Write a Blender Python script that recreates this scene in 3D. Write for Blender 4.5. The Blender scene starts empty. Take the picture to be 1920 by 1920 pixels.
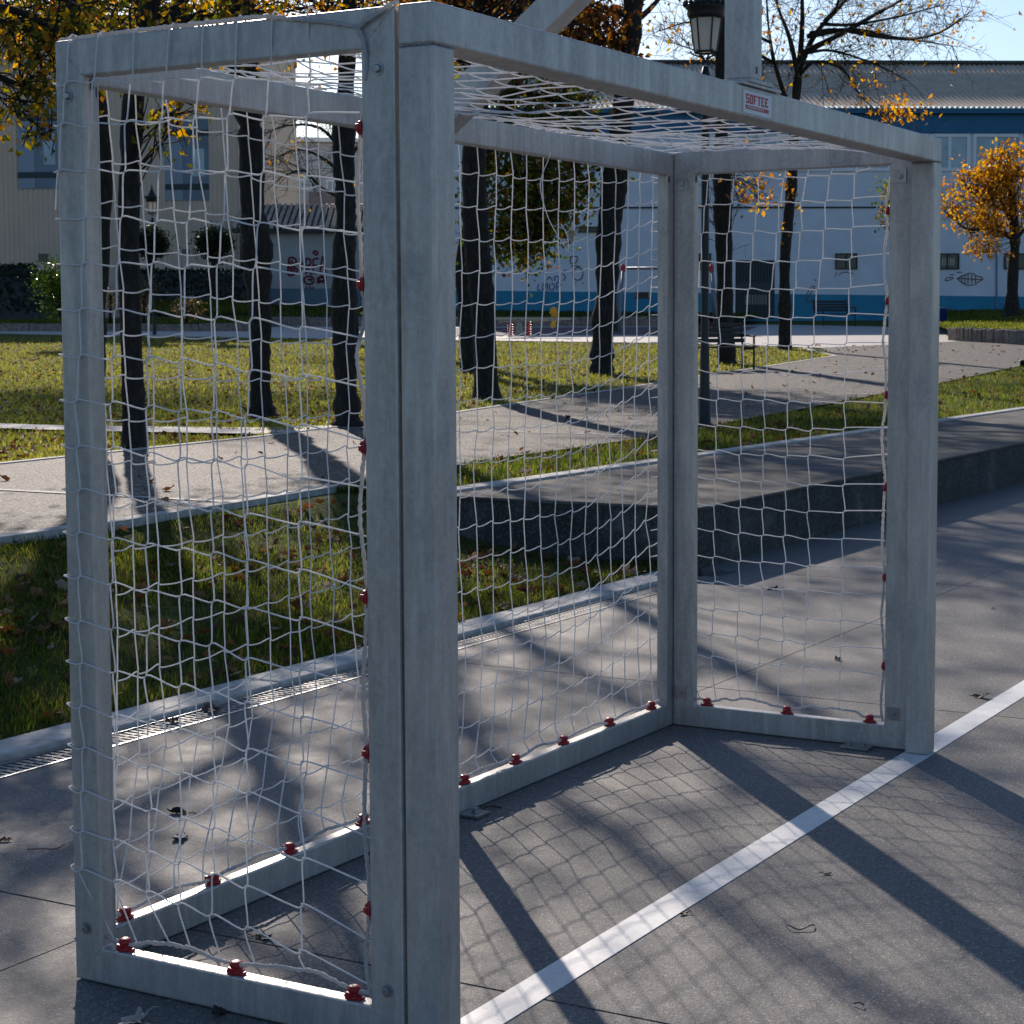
import bpy, bmesh, math, random
import numpy as np
R = math.radians
rng = np.random.default_rng(7); random.seed(7)
scene = bpy.context.scene
COL = scene.collection
SUN_AZ, SUN_EL = R(42.1), R(25.0)

# ------------------------------------------------------------------ camera
CAM = np.array([-3.1799, -1.9786, 1.455]); YAW, PITCH, ROLL = .5264, -.0765, -.0047
FPX, CX, CY = 3553.66, 965.34, 887.6                      # for a 1920 px frame
FW = np.array([math.cos(YAW)*math.cos(PITCH), math.sin(YAW)*math.cos(PITCH), math.sin(PITCH)])
_rt = np.array([math.sin(YAW), -math.cos(YAW), 0.]); _up = np.cross(_rt, FW)
RT = _rt*math.cos(ROLL)+_up*math.sin(ROLL); UP = -_rt*math.sin(ROLL)+_up*math.cos(ROLL)
FH = np.array([math.cos(YAW), math.sin(YAW)])             # horizontal forward
RH = np.array([math.sin(YAW), -math.cos(YAW)])
cd = bpy.data.cameras.new("camera"); co = bpy.data.objects.new("camera", cd); COL.objects.link(co)
from mathutils import Matrix, Vector
m = Matrix([[RT[i], UP[i], -FW[i], CAM[i]] for i in range(3)]+[[0,0,0,1]])
co.matrix_world = m
cd.sensor_fit = 'HORIZONTAL'; cd.sensor_width = 36; cd.lens = 36*FPX/1920
cd.shift_x = (960-CX)/1920; cd.shift_y = (CY-960)/1920
cd.clip_start = .05; cd.clip_end = 2000
cd.dof.use_dof = True; cd.dof.focus_distance = 4.3; cd.dof.aperture_fstop = 30
scene.camera = co

def ray(u, v): return FW+(u-CX)/FPX*RT-(v-CY)/FPX*UP
def at(u, v, f):                                          # point seen there, f metres ahead (horizontal)
    d = ray(u, v); return CAM+d*(f/(d[:2]@FH))
def onplane(u, v, O, n):
    d = ray(u, v); return CAM+d*(((O-CAM)@n)/(d@n))
TN = [-400, 24, 30, 40, 60, 75, 90, 300]; TV = [.37, .37, .48, .74, 1.22, 1.66, 1.9, 2.0]
def fdist(x, y): return (x-CAM[0])*FH[0]+(y-CAM[1])*FH[1]
def T(x, y): return np.interp(fdist(x, y), TN, TV)
def G(u, v):                                              # pixel -> terrain
    d = ray(u, v); t = np.arange(4, 130, .02)
    P = CAM+t[:, None]*d
    k = np.argmax(P[:, 2] <= T(P[:, 0], P[:, 1])); return P[k]

# ------------------------------------------------------------------ materials
def nodes(name):
    m = bpy.data.materials.new(name); m.use_nodes = True
    nt = m.node_tree; b = nt.nodes['Principled BSDF']; return m, nt, b
def N(nt, t, **k):
    n = nt.nodes.new(t)
    for a, v in k.items():
        if a.startswith('i_'):
            n.inputs[int(a[2:]) if a[2:].isdigit() else a[2:]].default_value = v
        else: setattr(n, a, v)
    return n
def L(nt, a, b): nt.links.new(a, b)
def c4(c): return (c[0], c[1], c[2], 1)
def ramp(nt, src, stops):
    r = N(nt, 'ShaderNodeValToRGB'); e = r.color_ramp.elements
    while len(e) < len(stops): e.new(.5)
    for i, (p, c) in enumerate(stops): e[i].position = p; e[i].color = c4(c)
    L(nt, src, r.inputs[0]); return r.outputs[0]
def noise(nt, co, s, d=4, r=.55):
    n = N(nt, 'ShaderNodeTexNoise'); n.inputs['Scale'].default_value = s; n.inputs['Detail'].default_value = d
    n.inputs['Roughness'].default_value = r; L(nt, co, n.inputs['Vector']); return n.outputs[0]
def coords(nt, sc=None, kind='Object'):
    tc = N(nt, 'ShaderNodeTexCoord'); o = tc.outputs[kind]
    if sc:
        mp = N(nt, 'ShaderNodeMapping'); mp.inputs['Scale'].default_value = sc; L(nt, o, mp.inputs[0]); o = mp.outputs[0]
    return o
def mixc(nt, f, a, b, mode='MIX'):
    n = N(nt, 'ShaderNodeMix', data_type='RGBA', blend_type=mode)
    for i, s in ((0, f), (6, a), (7, b)):
        if hasattr(s, 'is_linked'): L(nt, s, n.inputs[i])
        else: n.inputs[i].default_value = s if i == 0 else c4(s)
    return n.outputs[2]
def bump(nt, b, h, st, dist=.01):
    n = N(nt, 'ShaderNodeBump'); n.inputs['Strength'].default_value = st; n.inputs['Distance'].default_value = dist
    L(nt, h, n.inputs['Height']); L(nt, n.outputs[0], b.inputs['Normal'])
def simple(name, c, rough=.7, metal=0, var=.25, scale=8, bst=0., spec=.5, sc=None):
    m, nt, b = nodes(name); co_ = coords(nt, sc)
    n = noise(nt, co_, scale, 6, .6)
    a = tuple(x*(1-var) for x in c); d = tuple(min(1, x*(1+var)) for x in c)
    L(nt, ramp(nt, n, [(.3, a), (.7, d)]), b.inputs['Base Color'])
    b.inputs['Roughness'].default_value = rough; b.inputs['Metallic'].default_value = metal
    b.inputs['Specular IOR Level'].default_value = spec
    if bst: bump(nt, b, noise(nt, co_, scale*6, 5), bst)
    return m

def make_galv():
    m, nt, b = nodes('galvanised steel'); co_ = coords(nt)
    big = noise(nt, coords(nt, (1, 1, .45)), 3.2, 5, .6); drip = noise(nt, coords(nt, (14, 14, 1.6)), 2.2, 6, .7)
    sp = noise(nt, co_, 70, 3, .6); blotch = noise(nt, coords(nt, (1, 1, .6)), 9, 9, .72)
    c = ramp(nt, big, [(.3, (.33, .32, .31)), (.55, (.415, .402, .388)), (.75, (.51, .49, .465))])
    c = mixc(nt, ramp(nt, drip, [(.45, (0, 0, 0)), (.75, (.55, .55, .55))]), c, (.74, .70, .66))
    c = mixc(nt, ramp(nt, blotch, [(.53, (0, 0, 0)), (.70, (.6, .6, .6))]), c, (.26, .27, .28))
    c = mixc(nt, ramp(nt, sp, [(.42, (0, 0, 0)), (.62, (.14, .14, .14))]), c, (.76, .76, .76))
    L(nt, c, b.inputs['Base Color'])
    b.inputs['Metallic'].default_value = .5
    rr = ramp(nt, blotch, [(.3, (.38, .38, .38)), (.7, (.56, .56, .56))]); L(nt, rr, b.inputs['Roughness'])
    ad = N(nt, 'ShaderNodeMath', operation='ADD'); L(nt, sp, ad.inputs[0]); L(nt, drip, ad.inputs[1])
    bump(nt, b, ad.outputs[0], .12, .004); return m
GALV = make_galv()
STEEL = simple('zinc plated bolt', (.33, .34, .35), .35, .8, .15, 40)
RED = simple('red plastic', (.33, .008, .014), .38, 0, .15, 30)
CORD = simple('white net cord', (.84, .84, .85), .8, 0, .06, 200, .3)
ROPE = simple('white border rope', (.80, .80, .81), .9, 0, .12, 160, .8)
def add_trans(m, col, f):
    nt = m.node_tree; b = nt.nodes['Principled BSDF']; t = N(nt, 'ShaderNodeBsdfTranslucent'); t.inputs[0].default_value = c4(col)
    x = N(nt, 'ShaderNodeMixShader'); x.inputs[0].default_value = f; L(nt, b.outputs[0], x.inputs[1]); L(nt, t.outputs[0], x.inputs[2])
    L(nt, x.outputs[0], nt.nodes['Material Output'].inputs['Surface']); return m
add_trans(CORD, (.9, .9, .9), .35); add_trans(ROPE, (.9, .9, .9), .3)
BLACK = simple('black paint', (.012, .013, .014), .5, 0, .3, 10)

def make_court():
    m, nt, b = nodes('power floated concrete'); co_ = coords(nt)
    big = noise(nt, co_, .55, 6, .6); mid = noise(nt, co_, 5, 7, .7); fine = noise(nt, co_, 320, 2, .5)
    stain = noise(nt, co_, 1.7, 8, .72)
    c = ramp(nt, big, [(.3, (.165, .159, .154)), (.7, (.235, .226, .217))])
    c = mixc(nt, ramp(nt, mid, [(.35, (.35, .35, .35)), (.7, (0, 0, 0))]), c, (.14, .138, .138))
    c = mixc(nt, ramp(nt, stain, [(.6, (0, 0, 0)), (.74, (.4, .4, .4))]), c, (.27, .26, .25))
    c = mixc(nt, ramp(nt, fine, [(.38, (.45, .45, .45)), (.6, (0, 0, 0))]), c, (.06, .06, .063))
    c = mixc(nt, ramp(nt, fine, [(.62, (0, 0, 0)), (.72, (.6, .6, .6))]), c, (.42, .42, .42))
    g_, gd = cells(nt, co_, 190, [(.0, (.45,)*3), (.5, (.93,)*3), (.9, (1.1,)*3), (.97, (2.0,)*3)]); c = mixc(nt, .7, c, g_, 'MULTIPLY')
    L(nt, c, b.inputs['Base Color'])
    L(nt, ramp(nt, mid, [(.3, (.62,)*3), (.7, (.8,)*3)]), b.inputs['Roughness']); b.inputs['Specular IOR Level'].default_value = .16
    v = N(nt, 'ShaderNodeTexVoronoi'); v.inputs['Scale'].default_value = 240; L(nt, co_, v.inputs['Vector'])
    ad = N(nt, 'ShaderNodeMath', operation='ADD'); L(nt, v.outputs[0], ad.inputs[0]); L(nt, fine, ad.inputs[1])
    bump(nt, b, ad.outputs[0], .35, .002); return m
def cells(nt, co_, sc_, stops):
    v = N(nt, 'ShaderNodeTexVoronoi'); v.inputs['Scale'].default_value = sc_; L(nt, co_, v.inputs['Vector'])
    sp = N(nt, 'ShaderNodeSeparateColor'); L(nt, v.outputs['Color'], sp.inputs[0]); return ramp(nt, sp.outputs[0], stops), v.outputs['Distance']
def make_aggregate():
    m, nt, b = nodes('exposed aggregate paving'); co_ = coords(nt)
    c, dist = cells(nt, co_, 46, [(.0, (.016, .016, .017)), (.4, (.08, .073, .068)), (.75, (.16, .145, .133)), (1, (.50, .46, .43))])
    c = mixc(nt, ramp(nt, dist, [(.35, (0,)*3), (.6, (.7,)*3)]), c, (.05, .048, .046))
    big = noise(nt, co_, .6, 5); c = mixc(nt, ramp(nt, big, [(.3, (.35,)*3), (.7, (0,)*3)]), c, (.08, .076, .072))
    L(nt, c, b.inputs['Base Color']); b.inputs['Roughness'].default_value = .8; b.inputs['Specular IOR Level'].default_value = .25
    bump(nt, b, dist, .9, -.012); return m
COURT = make_court()
AGG = make_aggregate()
PAVE = simple('pale paving', (.40, .38, .36), .8, 0, .12, 1.2, .2)
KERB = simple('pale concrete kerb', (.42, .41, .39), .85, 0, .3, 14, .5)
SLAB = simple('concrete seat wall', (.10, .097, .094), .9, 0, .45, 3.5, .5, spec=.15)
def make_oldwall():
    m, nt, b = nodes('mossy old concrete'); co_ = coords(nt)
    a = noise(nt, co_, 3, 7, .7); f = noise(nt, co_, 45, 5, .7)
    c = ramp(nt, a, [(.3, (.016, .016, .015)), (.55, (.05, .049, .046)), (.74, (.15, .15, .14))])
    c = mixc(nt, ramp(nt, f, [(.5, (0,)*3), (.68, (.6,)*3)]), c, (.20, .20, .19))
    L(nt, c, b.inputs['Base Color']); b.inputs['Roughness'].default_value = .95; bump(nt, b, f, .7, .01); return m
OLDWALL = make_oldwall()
def make_paint():
    m, nt, b = nodes('worn white line paint'); co_ = coords(nt)
    a = noise(nt, co_, 9, 8, .7); f = noise(nt, co_, 200, 3)
    c = ramp(nt, a, [(.25, (.40, .39, .385)), (.42, (.60, .60, .595)), (.6, (.70, .70, .69))])
    e = noise(nt, co_, 34, 8, .75); c = mixc(nt, ramp(nt, e, [(.60, (0,)*3), (.68, (.8,)*3)]), c, (.26, .255, .25))
    c = mixc(nt, ramp(nt, f, [(.3, (.5,)*3), (.45, (0,)*3)]), c, (.42, .42, .42))
    L(nt, c, b.inputs['Base Color']); b.inputs['Roughness'].default_value = .6; return m
PAINT = make_paint()
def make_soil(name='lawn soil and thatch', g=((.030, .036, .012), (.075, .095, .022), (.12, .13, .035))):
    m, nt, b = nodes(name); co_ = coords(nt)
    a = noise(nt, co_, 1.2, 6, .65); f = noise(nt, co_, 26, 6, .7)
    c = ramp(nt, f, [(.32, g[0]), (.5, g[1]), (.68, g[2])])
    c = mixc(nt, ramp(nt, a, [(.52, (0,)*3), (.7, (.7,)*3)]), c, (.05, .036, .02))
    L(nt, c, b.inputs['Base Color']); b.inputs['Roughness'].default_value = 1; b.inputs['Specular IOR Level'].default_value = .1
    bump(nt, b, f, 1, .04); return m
SOIL = make_soil()
def leafmat(name, stops, trans=.55, rough=.5, gain=1.5):
    m, nt, b = nodes(name)
    g = N(nt, 'ShaderNodeNewGeometry'); c = ramp(nt, g.outputs['Random Per Island'], stops)
    L(nt, c, b.inputs['Base Color']); b.inputs['Roughness'].default_value = rough
    b.inputs['Specular IOR Level'].default_value = .35
    tr = N(nt, 'ShaderNodeBsdfTranslucent')
    sat = N(nt, 'ShaderNodeHueSaturation'); sat.inputs['Saturation'].default_value = 1.15; sat.inputs['Value'].default_value = gain
    L(nt, c, sat.inputs['Color']); L(nt, sat.outputs[0], tr.inputs['Color'])
    mx = N(nt, 'ShaderNodeMixShader'); mx.inputs[0].default_value = trans
    L(nt, b.outputs[0], mx.inputs[1]); L(nt, tr.outputs[0], mx.inputs[2])
    L(nt, mx.outputs[0], nt.nodes['Material Output'].inputs['Surface']); return m
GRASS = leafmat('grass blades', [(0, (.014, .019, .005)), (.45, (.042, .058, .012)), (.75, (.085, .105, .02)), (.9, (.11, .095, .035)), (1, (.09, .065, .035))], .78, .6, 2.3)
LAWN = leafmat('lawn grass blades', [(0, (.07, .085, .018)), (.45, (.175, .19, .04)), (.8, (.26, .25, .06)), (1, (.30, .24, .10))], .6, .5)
L_YEL = leafmat('yellowing leaves', [(0, (.05, .06, .012)), (.35, (.12, .12, .02)), (.6, (.32, .22, .03)), (.85, (.50, .28, .04)), (1, (.42, .16, .03))], .6)
L_ORA = leafmat('orange leaves', [(0, (.20, .09, .02)), (.4, (.42, .18, .03)), (.75, (.58, .32, .05)), (1, (.40, .30, .05))], .6)
L_RUS = leafmat('rusty leaves', [(0, (.08, .03, .014)), (.4, (.18, .06, .02)), (.8, (.36, .15, .03)), (1, (.45, .28, .05))], .5)
L_MIX = leafmat('green and rusty leaves', [(0, (.03, .05, .010)), (.5, (.085, .125, .02)), (.75, (.22, .20, .03)), (.9, (.36, .17, .03)), (1, (.24, .07, .015))], .6)
L_GRN = leafmat('glossy green leaves', [(0, (.012, .028, .007)), (.6, (.035, .075, .012)), (1, (.13, .16, .025))], .4, .35)
L_DRK = leafmat('dark hedge leaves', [(0, (.010, .016, .008)), (1, (.025, .036, .016))], .2, .6)
L_PNK = leafmat('faded rose shrub leaves', [(0, (.03, .04, .015)), (.6, (.08, .08, .03)), (.85, (.22, .13, .08)), (1, (.34, .25, .20))], .3)
L_DEAD = leafmat('dead fallen leaves', [(0, (.055, .026, .014)), (.4, (.11, .05, .022)), (.65, (.20, .08, .025)), (.9, (.24, .17, .11)), (1, (.33, .26, .2))], .25, .7)
def make_bark():
    m, nt, b = nodes('dark lichen bark'); co_ = coords(nt, (1, 1, .35))
    a = noise(nt, co_, 22, 7, .7); l = noise(nt, coords(nt), 7, 6, .7)
    c = ramp(nt, a, [(.3, (.006, .005, .0045)), (.55, (.028, .023, .019)), (.75, (.075, .065, .055))])
    c = mixc(nt, ramp(nt, l, [(.62, (0,)*3), (.72, (.5,)*3)]), c, (.12, .125, .11))
    L(nt, c, b.inputs['Base Color']); b.inputs['Roughness'].default_value = .95; bump(nt, b, a, 1, .03); return m
BARK = make_bark()

# ------------------------------------------------------------------ mesh helpers
def mesh_np(name, V, F, mat, smooth=False):
    """V (n,3); F list of arrays of equal-width faces"""
    me = bpy.data.meshes.new(name); V = np.asarray(V, np.float32)
    if not isinstance(F, list): F = [F]
    F = [np.asarray(f, np.int32) for f in F if len(f)]
    me.vertices.add(len(V)); me.vertices.foreach_set('co', V.ravel())
    nl = sum(f.size for f in F); npl = sum(len(f) for f in F)
    me.loops.add(nl); me.loops.foreach_set('vertex_index', np.concatenate([f.ravel() for f in F]))
    tot = np.concatenate([np.full(len(f), f.shape[1], np.int32) for f in F])
    st = np.concatenate([[0], np.cumsum(tot)[:-1]]).astype(np.int32)
    me.polygons.add(npl); me.polygons.foreach_set('loop_start', st); me.polygons.foreach_set('loop_total', tot)
    me.polygons.foreach_set('use_smooth', np.full(npl, bool(smooth)))
    me.update(calc_edges=True); me.validate()
    if mat: me.materials.append(mat)
    return me
class MB:
    def __init__(s): s.V = []; s.F = {}; s.n = 0
    def add(s, V, F):
        V = np.asarray(V, float)
        for f in (F if isinstance(F, list) and np.ndim(F[0]) == 2 else [F]):
            f = np.asarray(f, int); s.F.setdefault(f.shape[1], []).append(f+s.n)
        s.V.append(V); s.n += len(V); return s
    def hexa(s, P):
        return s.add(P, [[0, 3, 2, 1], [4, 5, 6, 7], [0, 1, 5, 4], [1, 2, 6, 5], [2, 3, 7, 6], [3, 0, 4, 7]])
    def box(s, x0, x1, y0, y1, z0, z1):
        return s.hexa([(x0, y0, z0), (x1, y0, z0), (x1, y1, z0), (x0, y1, z0), (x0, y0, z1), (x1, y0, z1), (x1, y1, z1), (x0, y1, z1)])
    def obox(s, o, ex, ey, ez):
        o, ex, ey, ez = map(np.asarray, (o, ex, ey, ez))
        return s.hexa([o, o+ex, o+ex+ey, o+ey, o+ez, o+ex+ez, o+ex+ey+ez, o+ey+ez])
    def tube(s, pts, rad, k=6, cap=True):
        P = np.asarray(pts, float); n = len(P)
        r = np.broadcast_to(np.asarray(rad, float), (n,))
        t = np.gradient(P, axis=0); t /= np.linalg.norm(t, axis=1)[:, None]+1e-12
        ref = np.array([0, 0, 1.]) if abs(t[:, 2]).mean() < .8 else np.array([1., 0, 0])
        a = np.cross(t, ref); a /= np.linalg.norm(a, axis=1)[:, None]+1e-9; b = np.cross(t, a)
        th = np.arange(k)*2*math.pi/k
        V = P[:, None]+r[:, None, None]*(np.cos(th)[None, :, None]*a[:, None]+np.sin(th)[None, :, None]*b[:, None])
        i = np.arange(n-1)[:, None]*k; j = np.arange(k)[None]; j2 = (j+1) % k
        F = np.stack([i+j, i+j2, i+k+j2, i+k+j], -1).reshape(-1, 4)
        s.add(V.reshape(-1, 3), F)
        if cap and k > 3:
            s.F.setdefault(k, []).append(np.array([np.arange(k)[::-1]])+s.n-n*k)
            s.F.setdefault(k, []).append(np.array([np.arange(k)])+s.n-k)
        return s
    def lathe(s, c, axis, prof, k=16):
        c = np.asarray(c, float); ax = np.asarray(axis, float); ax /= np.linalg.norm(ax)
        ref = np.array([1., 0, 0]) if abs(ax[0]) < .9 else np.array([0, 1., 0])
        a = np.cross(ax, ref); a /= np.linalg.norm(a); b = np.cross(ax, a)
        th = np.arange(k)*2*math.pi/k; V = []
        for h, r in prof: V += [c+ax*h+r*(math.cos(q)*a+math.sin(q)*b) for q in th]
        n = len(prof); i = np.arange(n-1)[:, None]*k; j = np.arange(k)[None]; j2 = (j+1) % k
        F = np.stack([i+j, i+j2, i+k+j2, i+k+j], -1).reshape(-1, 4)
        return s.add(V, [F, [list(range(k))[::-1]], [[(n-1)*k+q for q in range(k)]]])
    def build(s, name, mat, parent=None, smooth=False, origin=None, bevel=0):
        V = np.concatenate(s.V); O = np.zeros(3)
        if parent is not None: O = WP[parent.name]
        elif origin is not None: O = np.asarray(origin, float)
        me = mesh_np(name, V-O, [np.concatenate(v) for v in s.F.values()], mat, smooth)
        o = bpy.data.objects.new(name, me); COL.objects.link(o)
        if parent is not None: o.parent = parent
        else: o.location = O
        WP[o.name] = O
        if bevel:
            b = o.modifiers.new('bevel', 'BEVEL'); b.width = bevel; b.segments = 2; b.limit_method = 'ANGLE'
        return o
WP = {}
def tag(o, label=None, cat=None, group=None, kind=None):
    for k, v in (('label', label), ('category', cat), ('group', group), ('kind', kind)):
        if v: o[k] = v
    return o
def thing(name, loc, label, cat, group=None):
    o = bpy.data.objects.new(name, None); COL.objects.link(o); o.location = Vector([float(x) for x in loc])
    o.empty_display_size = .2; WP[o.name] = np.asarray(loc, float); return tag(o, label, cat, group)
def catmull(P, n=4, closed=False):
    P = np.asarray(P, float); Q = np.vstack([2*P[0]-P[1], P, 2*P[-1]-P[-2]]); out = []
    for i in range(1, len(Q)-2):
        t = np.linspace(0, 1, n, endpoint=False)[:, None]
        a, b, c, d = Q[i-1], Q[i], Q[i+1], Q[i+2]
        out.append(.5*((2*b)+(c-a)*t+(2*a-5*b+4*c-d)*t**2+(3*b-a-3*c+d)*t**3))
    return np.vstack(out+[P[-1:]])
def sheet(name, poly, zf, mat, lift=0., kind='structure', skirt=0., origin=None):
    """flat polygon draped on the terrain bands"""
    bm = bmesh.new(); vs = [bm.verts.new((x, y, 0)) for x, y in poly]; f = bm.faces.new(vs)
    if f.normal.z < 0: f.normal_flip()
    bm.normal_update()
    for t in TN[1:-1]:
        p = CAM[:2]+FH*t
        bmesh.ops.bisect_plane(bm, geom=bm.verts[:]+bm.edges[:]+bm.faces[:], plane_co=(p[0], p[1], 0), plane_no=(FH[0], FH[1], 0))
    bmesh.ops.triangulate(bm, faces=bm.faces[:])
    for v in bm.verts: v.co.z = float(zf(v.co.x, v.co.y))+lift
    if skirt:
        be = [e for e in bm.edges if e.is_boundary]
        r = bmesh.ops.extrude_edge_only(bm, edges=be)
        for v in r['geom']:
            if isinstance(v, bmesh.types.BMVert): v.co.z -= skirt
    bmesh.ops.recalc_face_normals(bm, faces=bm.faces[:])
    up = sum(f.normal.z*f.calc_area() for f in bm.faces)
    if up < 0: bmesh.ops.reverse_faces(bm, faces=bm.faces[:])
    me = bpy.data.meshes.new(name); bm.to_mesh(me); bm.free(); me.materials.append(mat)
    o = bpy.data.objects.new(name, me); COL.objects.link(o); WP[o.name] = np.zeros(3)
    if kind: o['kind'] = kind
    return o
def ribbon(L_, w):
    """left/right offset polygon of a polyline"""
    P = np.asarray(L_, float); t = np.gradient(P, axis=0); t /= np.linalg.norm(t, axis=1)[:, None]
    n = np.stack([-t[:, 1], t[:, 0]], 1)*w/2
    return [tuple(p) for p in P+n]+[tuple(p) for p in (P-n)[::-1]]
def box_obj(name, args, mat, parent=None, bevel=0, kind=None):
    mb = MB(); mb.box(*args); o = mb.build(name, mat, parent, bevel=bevel)
    if kind: o['kind'] = kind
    return o

# ------------------------------------------------------------------ light
sd = np.array([math.cos(SUN_AZ)*math.cos(SUN_EL), math.sin(SUN_AZ)*math.cos(SUN_EL), math.sin(SUN_EL)])
sl = bpy.data.lights.new('sun', 'SUN'); sl.energy = 5.0; sl.angle = R(.53); sl.color = (1, .875, .76)
so = bpy.data.objects.new('sun', sl); COL.objects.link(so)
so.rotation_euler = Vector(-sd).to_track_quat('-Z', 'Y').to_euler()
w = bpy.data.worlds.new('World'); scene.world = w; w.use_nodes = True
sk = w.node_tree.nodes.new('ShaderNodeTexSky'); sk.sky_type = 'NISHITA'; sk.sun_disc = False
sk.sun_elevation = SUN_EL; sk.sun_rotation = R(90)-SUN_AZ; sk.air_density = 1.0; sk.dust_density = 0.6; sk.ozone_density = 4.6
bg = w.node_tree.nodes['Background']; w.node_tree.links.new(sk.outputs[0], bg.inputs[0]); bg.inputs[1].default_value = .098
scene.view_settings.view_transform = 'Standard'; scene.view_settings.look = 'None'
scene.view_settings.exposure = .33; scene.view_settings.gamma = 1

#SETTING
# ------------------------------------------------------------------ ground, court, drain, wall
KE = 2.69
mb = MB(); mb.box(-500, 500, -500, 500, -.6, -.5); mb.build('ground', SOIL)['kind'] = 'structure'
mb = MB()
xs = [-60, -24, -17, -10.2, -3.12, .325, 3.775, 7.225, 10.7, 14.1, 17.6, 21, 28, 35, 60]
g = .0045
for a, b in zip(xs[:-1], xs[1:]):
    ye = KE-.165 if a < 7.2 else 2.775
    ys = [-60, -9, -2.35, 1.16, ye]
    for c, d in zip(ys[:-1], ys[1:]): mb.box(a+g, b-g, c+g*.6, d-g*.6, -.12, 0)
o = mb.build('court', COURT); o['kind'] = 'structure'
mb = MB(); mb.box(-60, 60, -60, KE-.17, -.3, -.035); mb.build('court_base', BLACK)['kind'] = 'structure'
tag(box_obj('goal_line', (-20, 30, -.008, .086, .0003, .0022), PAINT), kind='structure')
# drain channel with slotted grate between court and kerb
dr = thing('drain_channel', (2, KE-.08, 0), 'galvanised slotted drain grate running along the court kerb', 'drain')
mb = MB(); mb.box(-20, 6.95, KE-.165, KE-.152, -.1, .003); mb.box(-20, 6.95, KE-.022, KE-.003, -.1, .003); mb.build('channel_edge', STEEL, dr)
mb = MB()
for x in np.arange(-1.5, 6.93, .034): mb.box(x, x+.016, KE-.152, KE-.022, -.02, -.002)
mb.box(-20, 6.95, KE-.09, KE-.082, -.02, -.001); mb.build('grate', simple('dull grate steel', (.22, .22, .22), .6, .4, .3, 30), dr)
mb = MB(); mb.box(-20, 6.95, KE-.17, KE, -.3, -.09); mb.build('channel_bed', BLACK, dr)
mb = MB()
for i in range(-20, 7): mb.box(i*1.0-.05, i*1.0+.94, KE, 2.885, -.2, .022+.002*math.sin(i*2.3))
o = mb.build('kerb', KERB, bevel=.008); o['kind'] = 'structure'
# seat wall / platform
sw = thing('seat_wall', (7.2, 2.77, 0), 'long low concrete platform with mossy dark face behind the goal', 'low wall')
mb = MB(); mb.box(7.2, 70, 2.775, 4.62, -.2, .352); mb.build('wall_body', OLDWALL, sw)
mb = MB()
for a in np.arange(7.185, 70, 3.1): mb.box(a+.004, a+3.1-.004, 2.76, 4.62, .3535, .374)
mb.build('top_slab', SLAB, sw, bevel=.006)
mb = MB()
for a in np.arange(7.185, 70, 1.0): mb.box(a+.003, a+1-.003, 4.622, 4.78, .1, .392)
mb.build('edge_kerb', KERB, sw, bevel=.006)

# lawn sheets
def bankz(x, y):
    s = np.clip((np.asarray(y)-2.9)/2.3, 0, 1); k = np.clip((np.asarray(x)-3.2)/3.0, 0, 1); return .015+(.36-.015)*((s*s*(3-2*s)*.6+s*.4)*(1-k)+k*s**3.2)
ny, nx = 24, 150
X, Y = np.meshgrid(np.linspace(-24, 7.19, nx), np.linspace(2.886, 5.24, ny), indexing='ij')
Z = bankz(X, Y)+.012*np.sin(X*3.1+Y*2)*np.sin(Y*4.3)*np.clip((Y-2.9)*4, 0, 1)*np.clip((5.2-Y)*4, 0, 1)
idx = np.arange(nx*ny).reshape(nx, ny)
F = np.stack([idx[:-1, :-1], idx[1:, :-1], idx[1:, 1:], idx[:-1, 1:]], -1).reshape(-1, 4)
me = mesh_np('bank', np.stack([X, Y, Z], -1).reshape(-1, 3), F, SOIL, True); o = bpy.data.objects.new('bank', me); COL.objects.link(o); o['kind'] = 'structure'
PN = [(-24, 5.22), (-6, 5.21), (3.9, 5.21), (4.8, 5.23), (6.26, 5.39), (7.32, 5.51), (9.82, 6.0), (11.74, 6.1), (13.72, 6.25), (19.04, 7.1), (24.3, 7.5), (27.2, 7.65), (33.8, 8.1), (41, 8.6), (47, 9.0), (60, 9.8)]
PF = [(-24, 8.6), (0, 8.7), (7.96, 9.3), (9.45, 9.48), (11.84, 9.75), (14.08, 10.25), (17.84, 10.9), (23.03, 11.6), (27.69, 12.1), (31.38, 12.45), (36.9, 13.05)]
sheet('lawn', [(-24, 5.235), (7.2, 5.235), (7.2, 4.775), (200, 4.775), (200, 200), (-24, 200)], T, SOIL, -.012)
LT = [(41.79, 15.8), (42.9, 17.9), (43.4, 20.4), (43.5, 26.6), (43.6, 34.6), (43.8, 42.9), (44.5, 52), (44.5, 90)]
path_poly = PN+[(60, 60), (60, 90)]+LT[::-1]+PF[::-1]
sheet('path', PN+[(60, 13.4), (48, 13.6)]+[(41.6, 15.2)]+[(36.95, 13.1)]+PF[::-1], T, AGG, .010)
sheet('plaza', [(41.62, 15.22), (48, 13.62), (60, 13.42), (66, 40), (66, 90), (44.5, 90)]+LT[::-1][1:], T, PAVE, .012)
def kerbline(name, pts, w, lift=.03):
    return sheet(name, ribbon(pts, w), T, KERB, lift, skirt=.08)
kerbline('path_edge', [p for p in PN if -7 < p[0] < 9], .10)
kerbline('path_edge', PF[1:], .09, .02)
kerbline('path_edge', [(36.9, 13.05), (41.79, 15.8)], .10, .02)
kerbline('path_edge', LT, .16, .022)
for x in (6.1, 13.75, 23.7, 32.3):
    y0 = np.interp(x, *zip(*PN)); y1 = np.interp(x, *zip(*PF))
    sheet('paving_joint', ribbon([(x, y0), (x, y1)], .075 if x < 8 else .06), T, KERB, .016)
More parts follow.
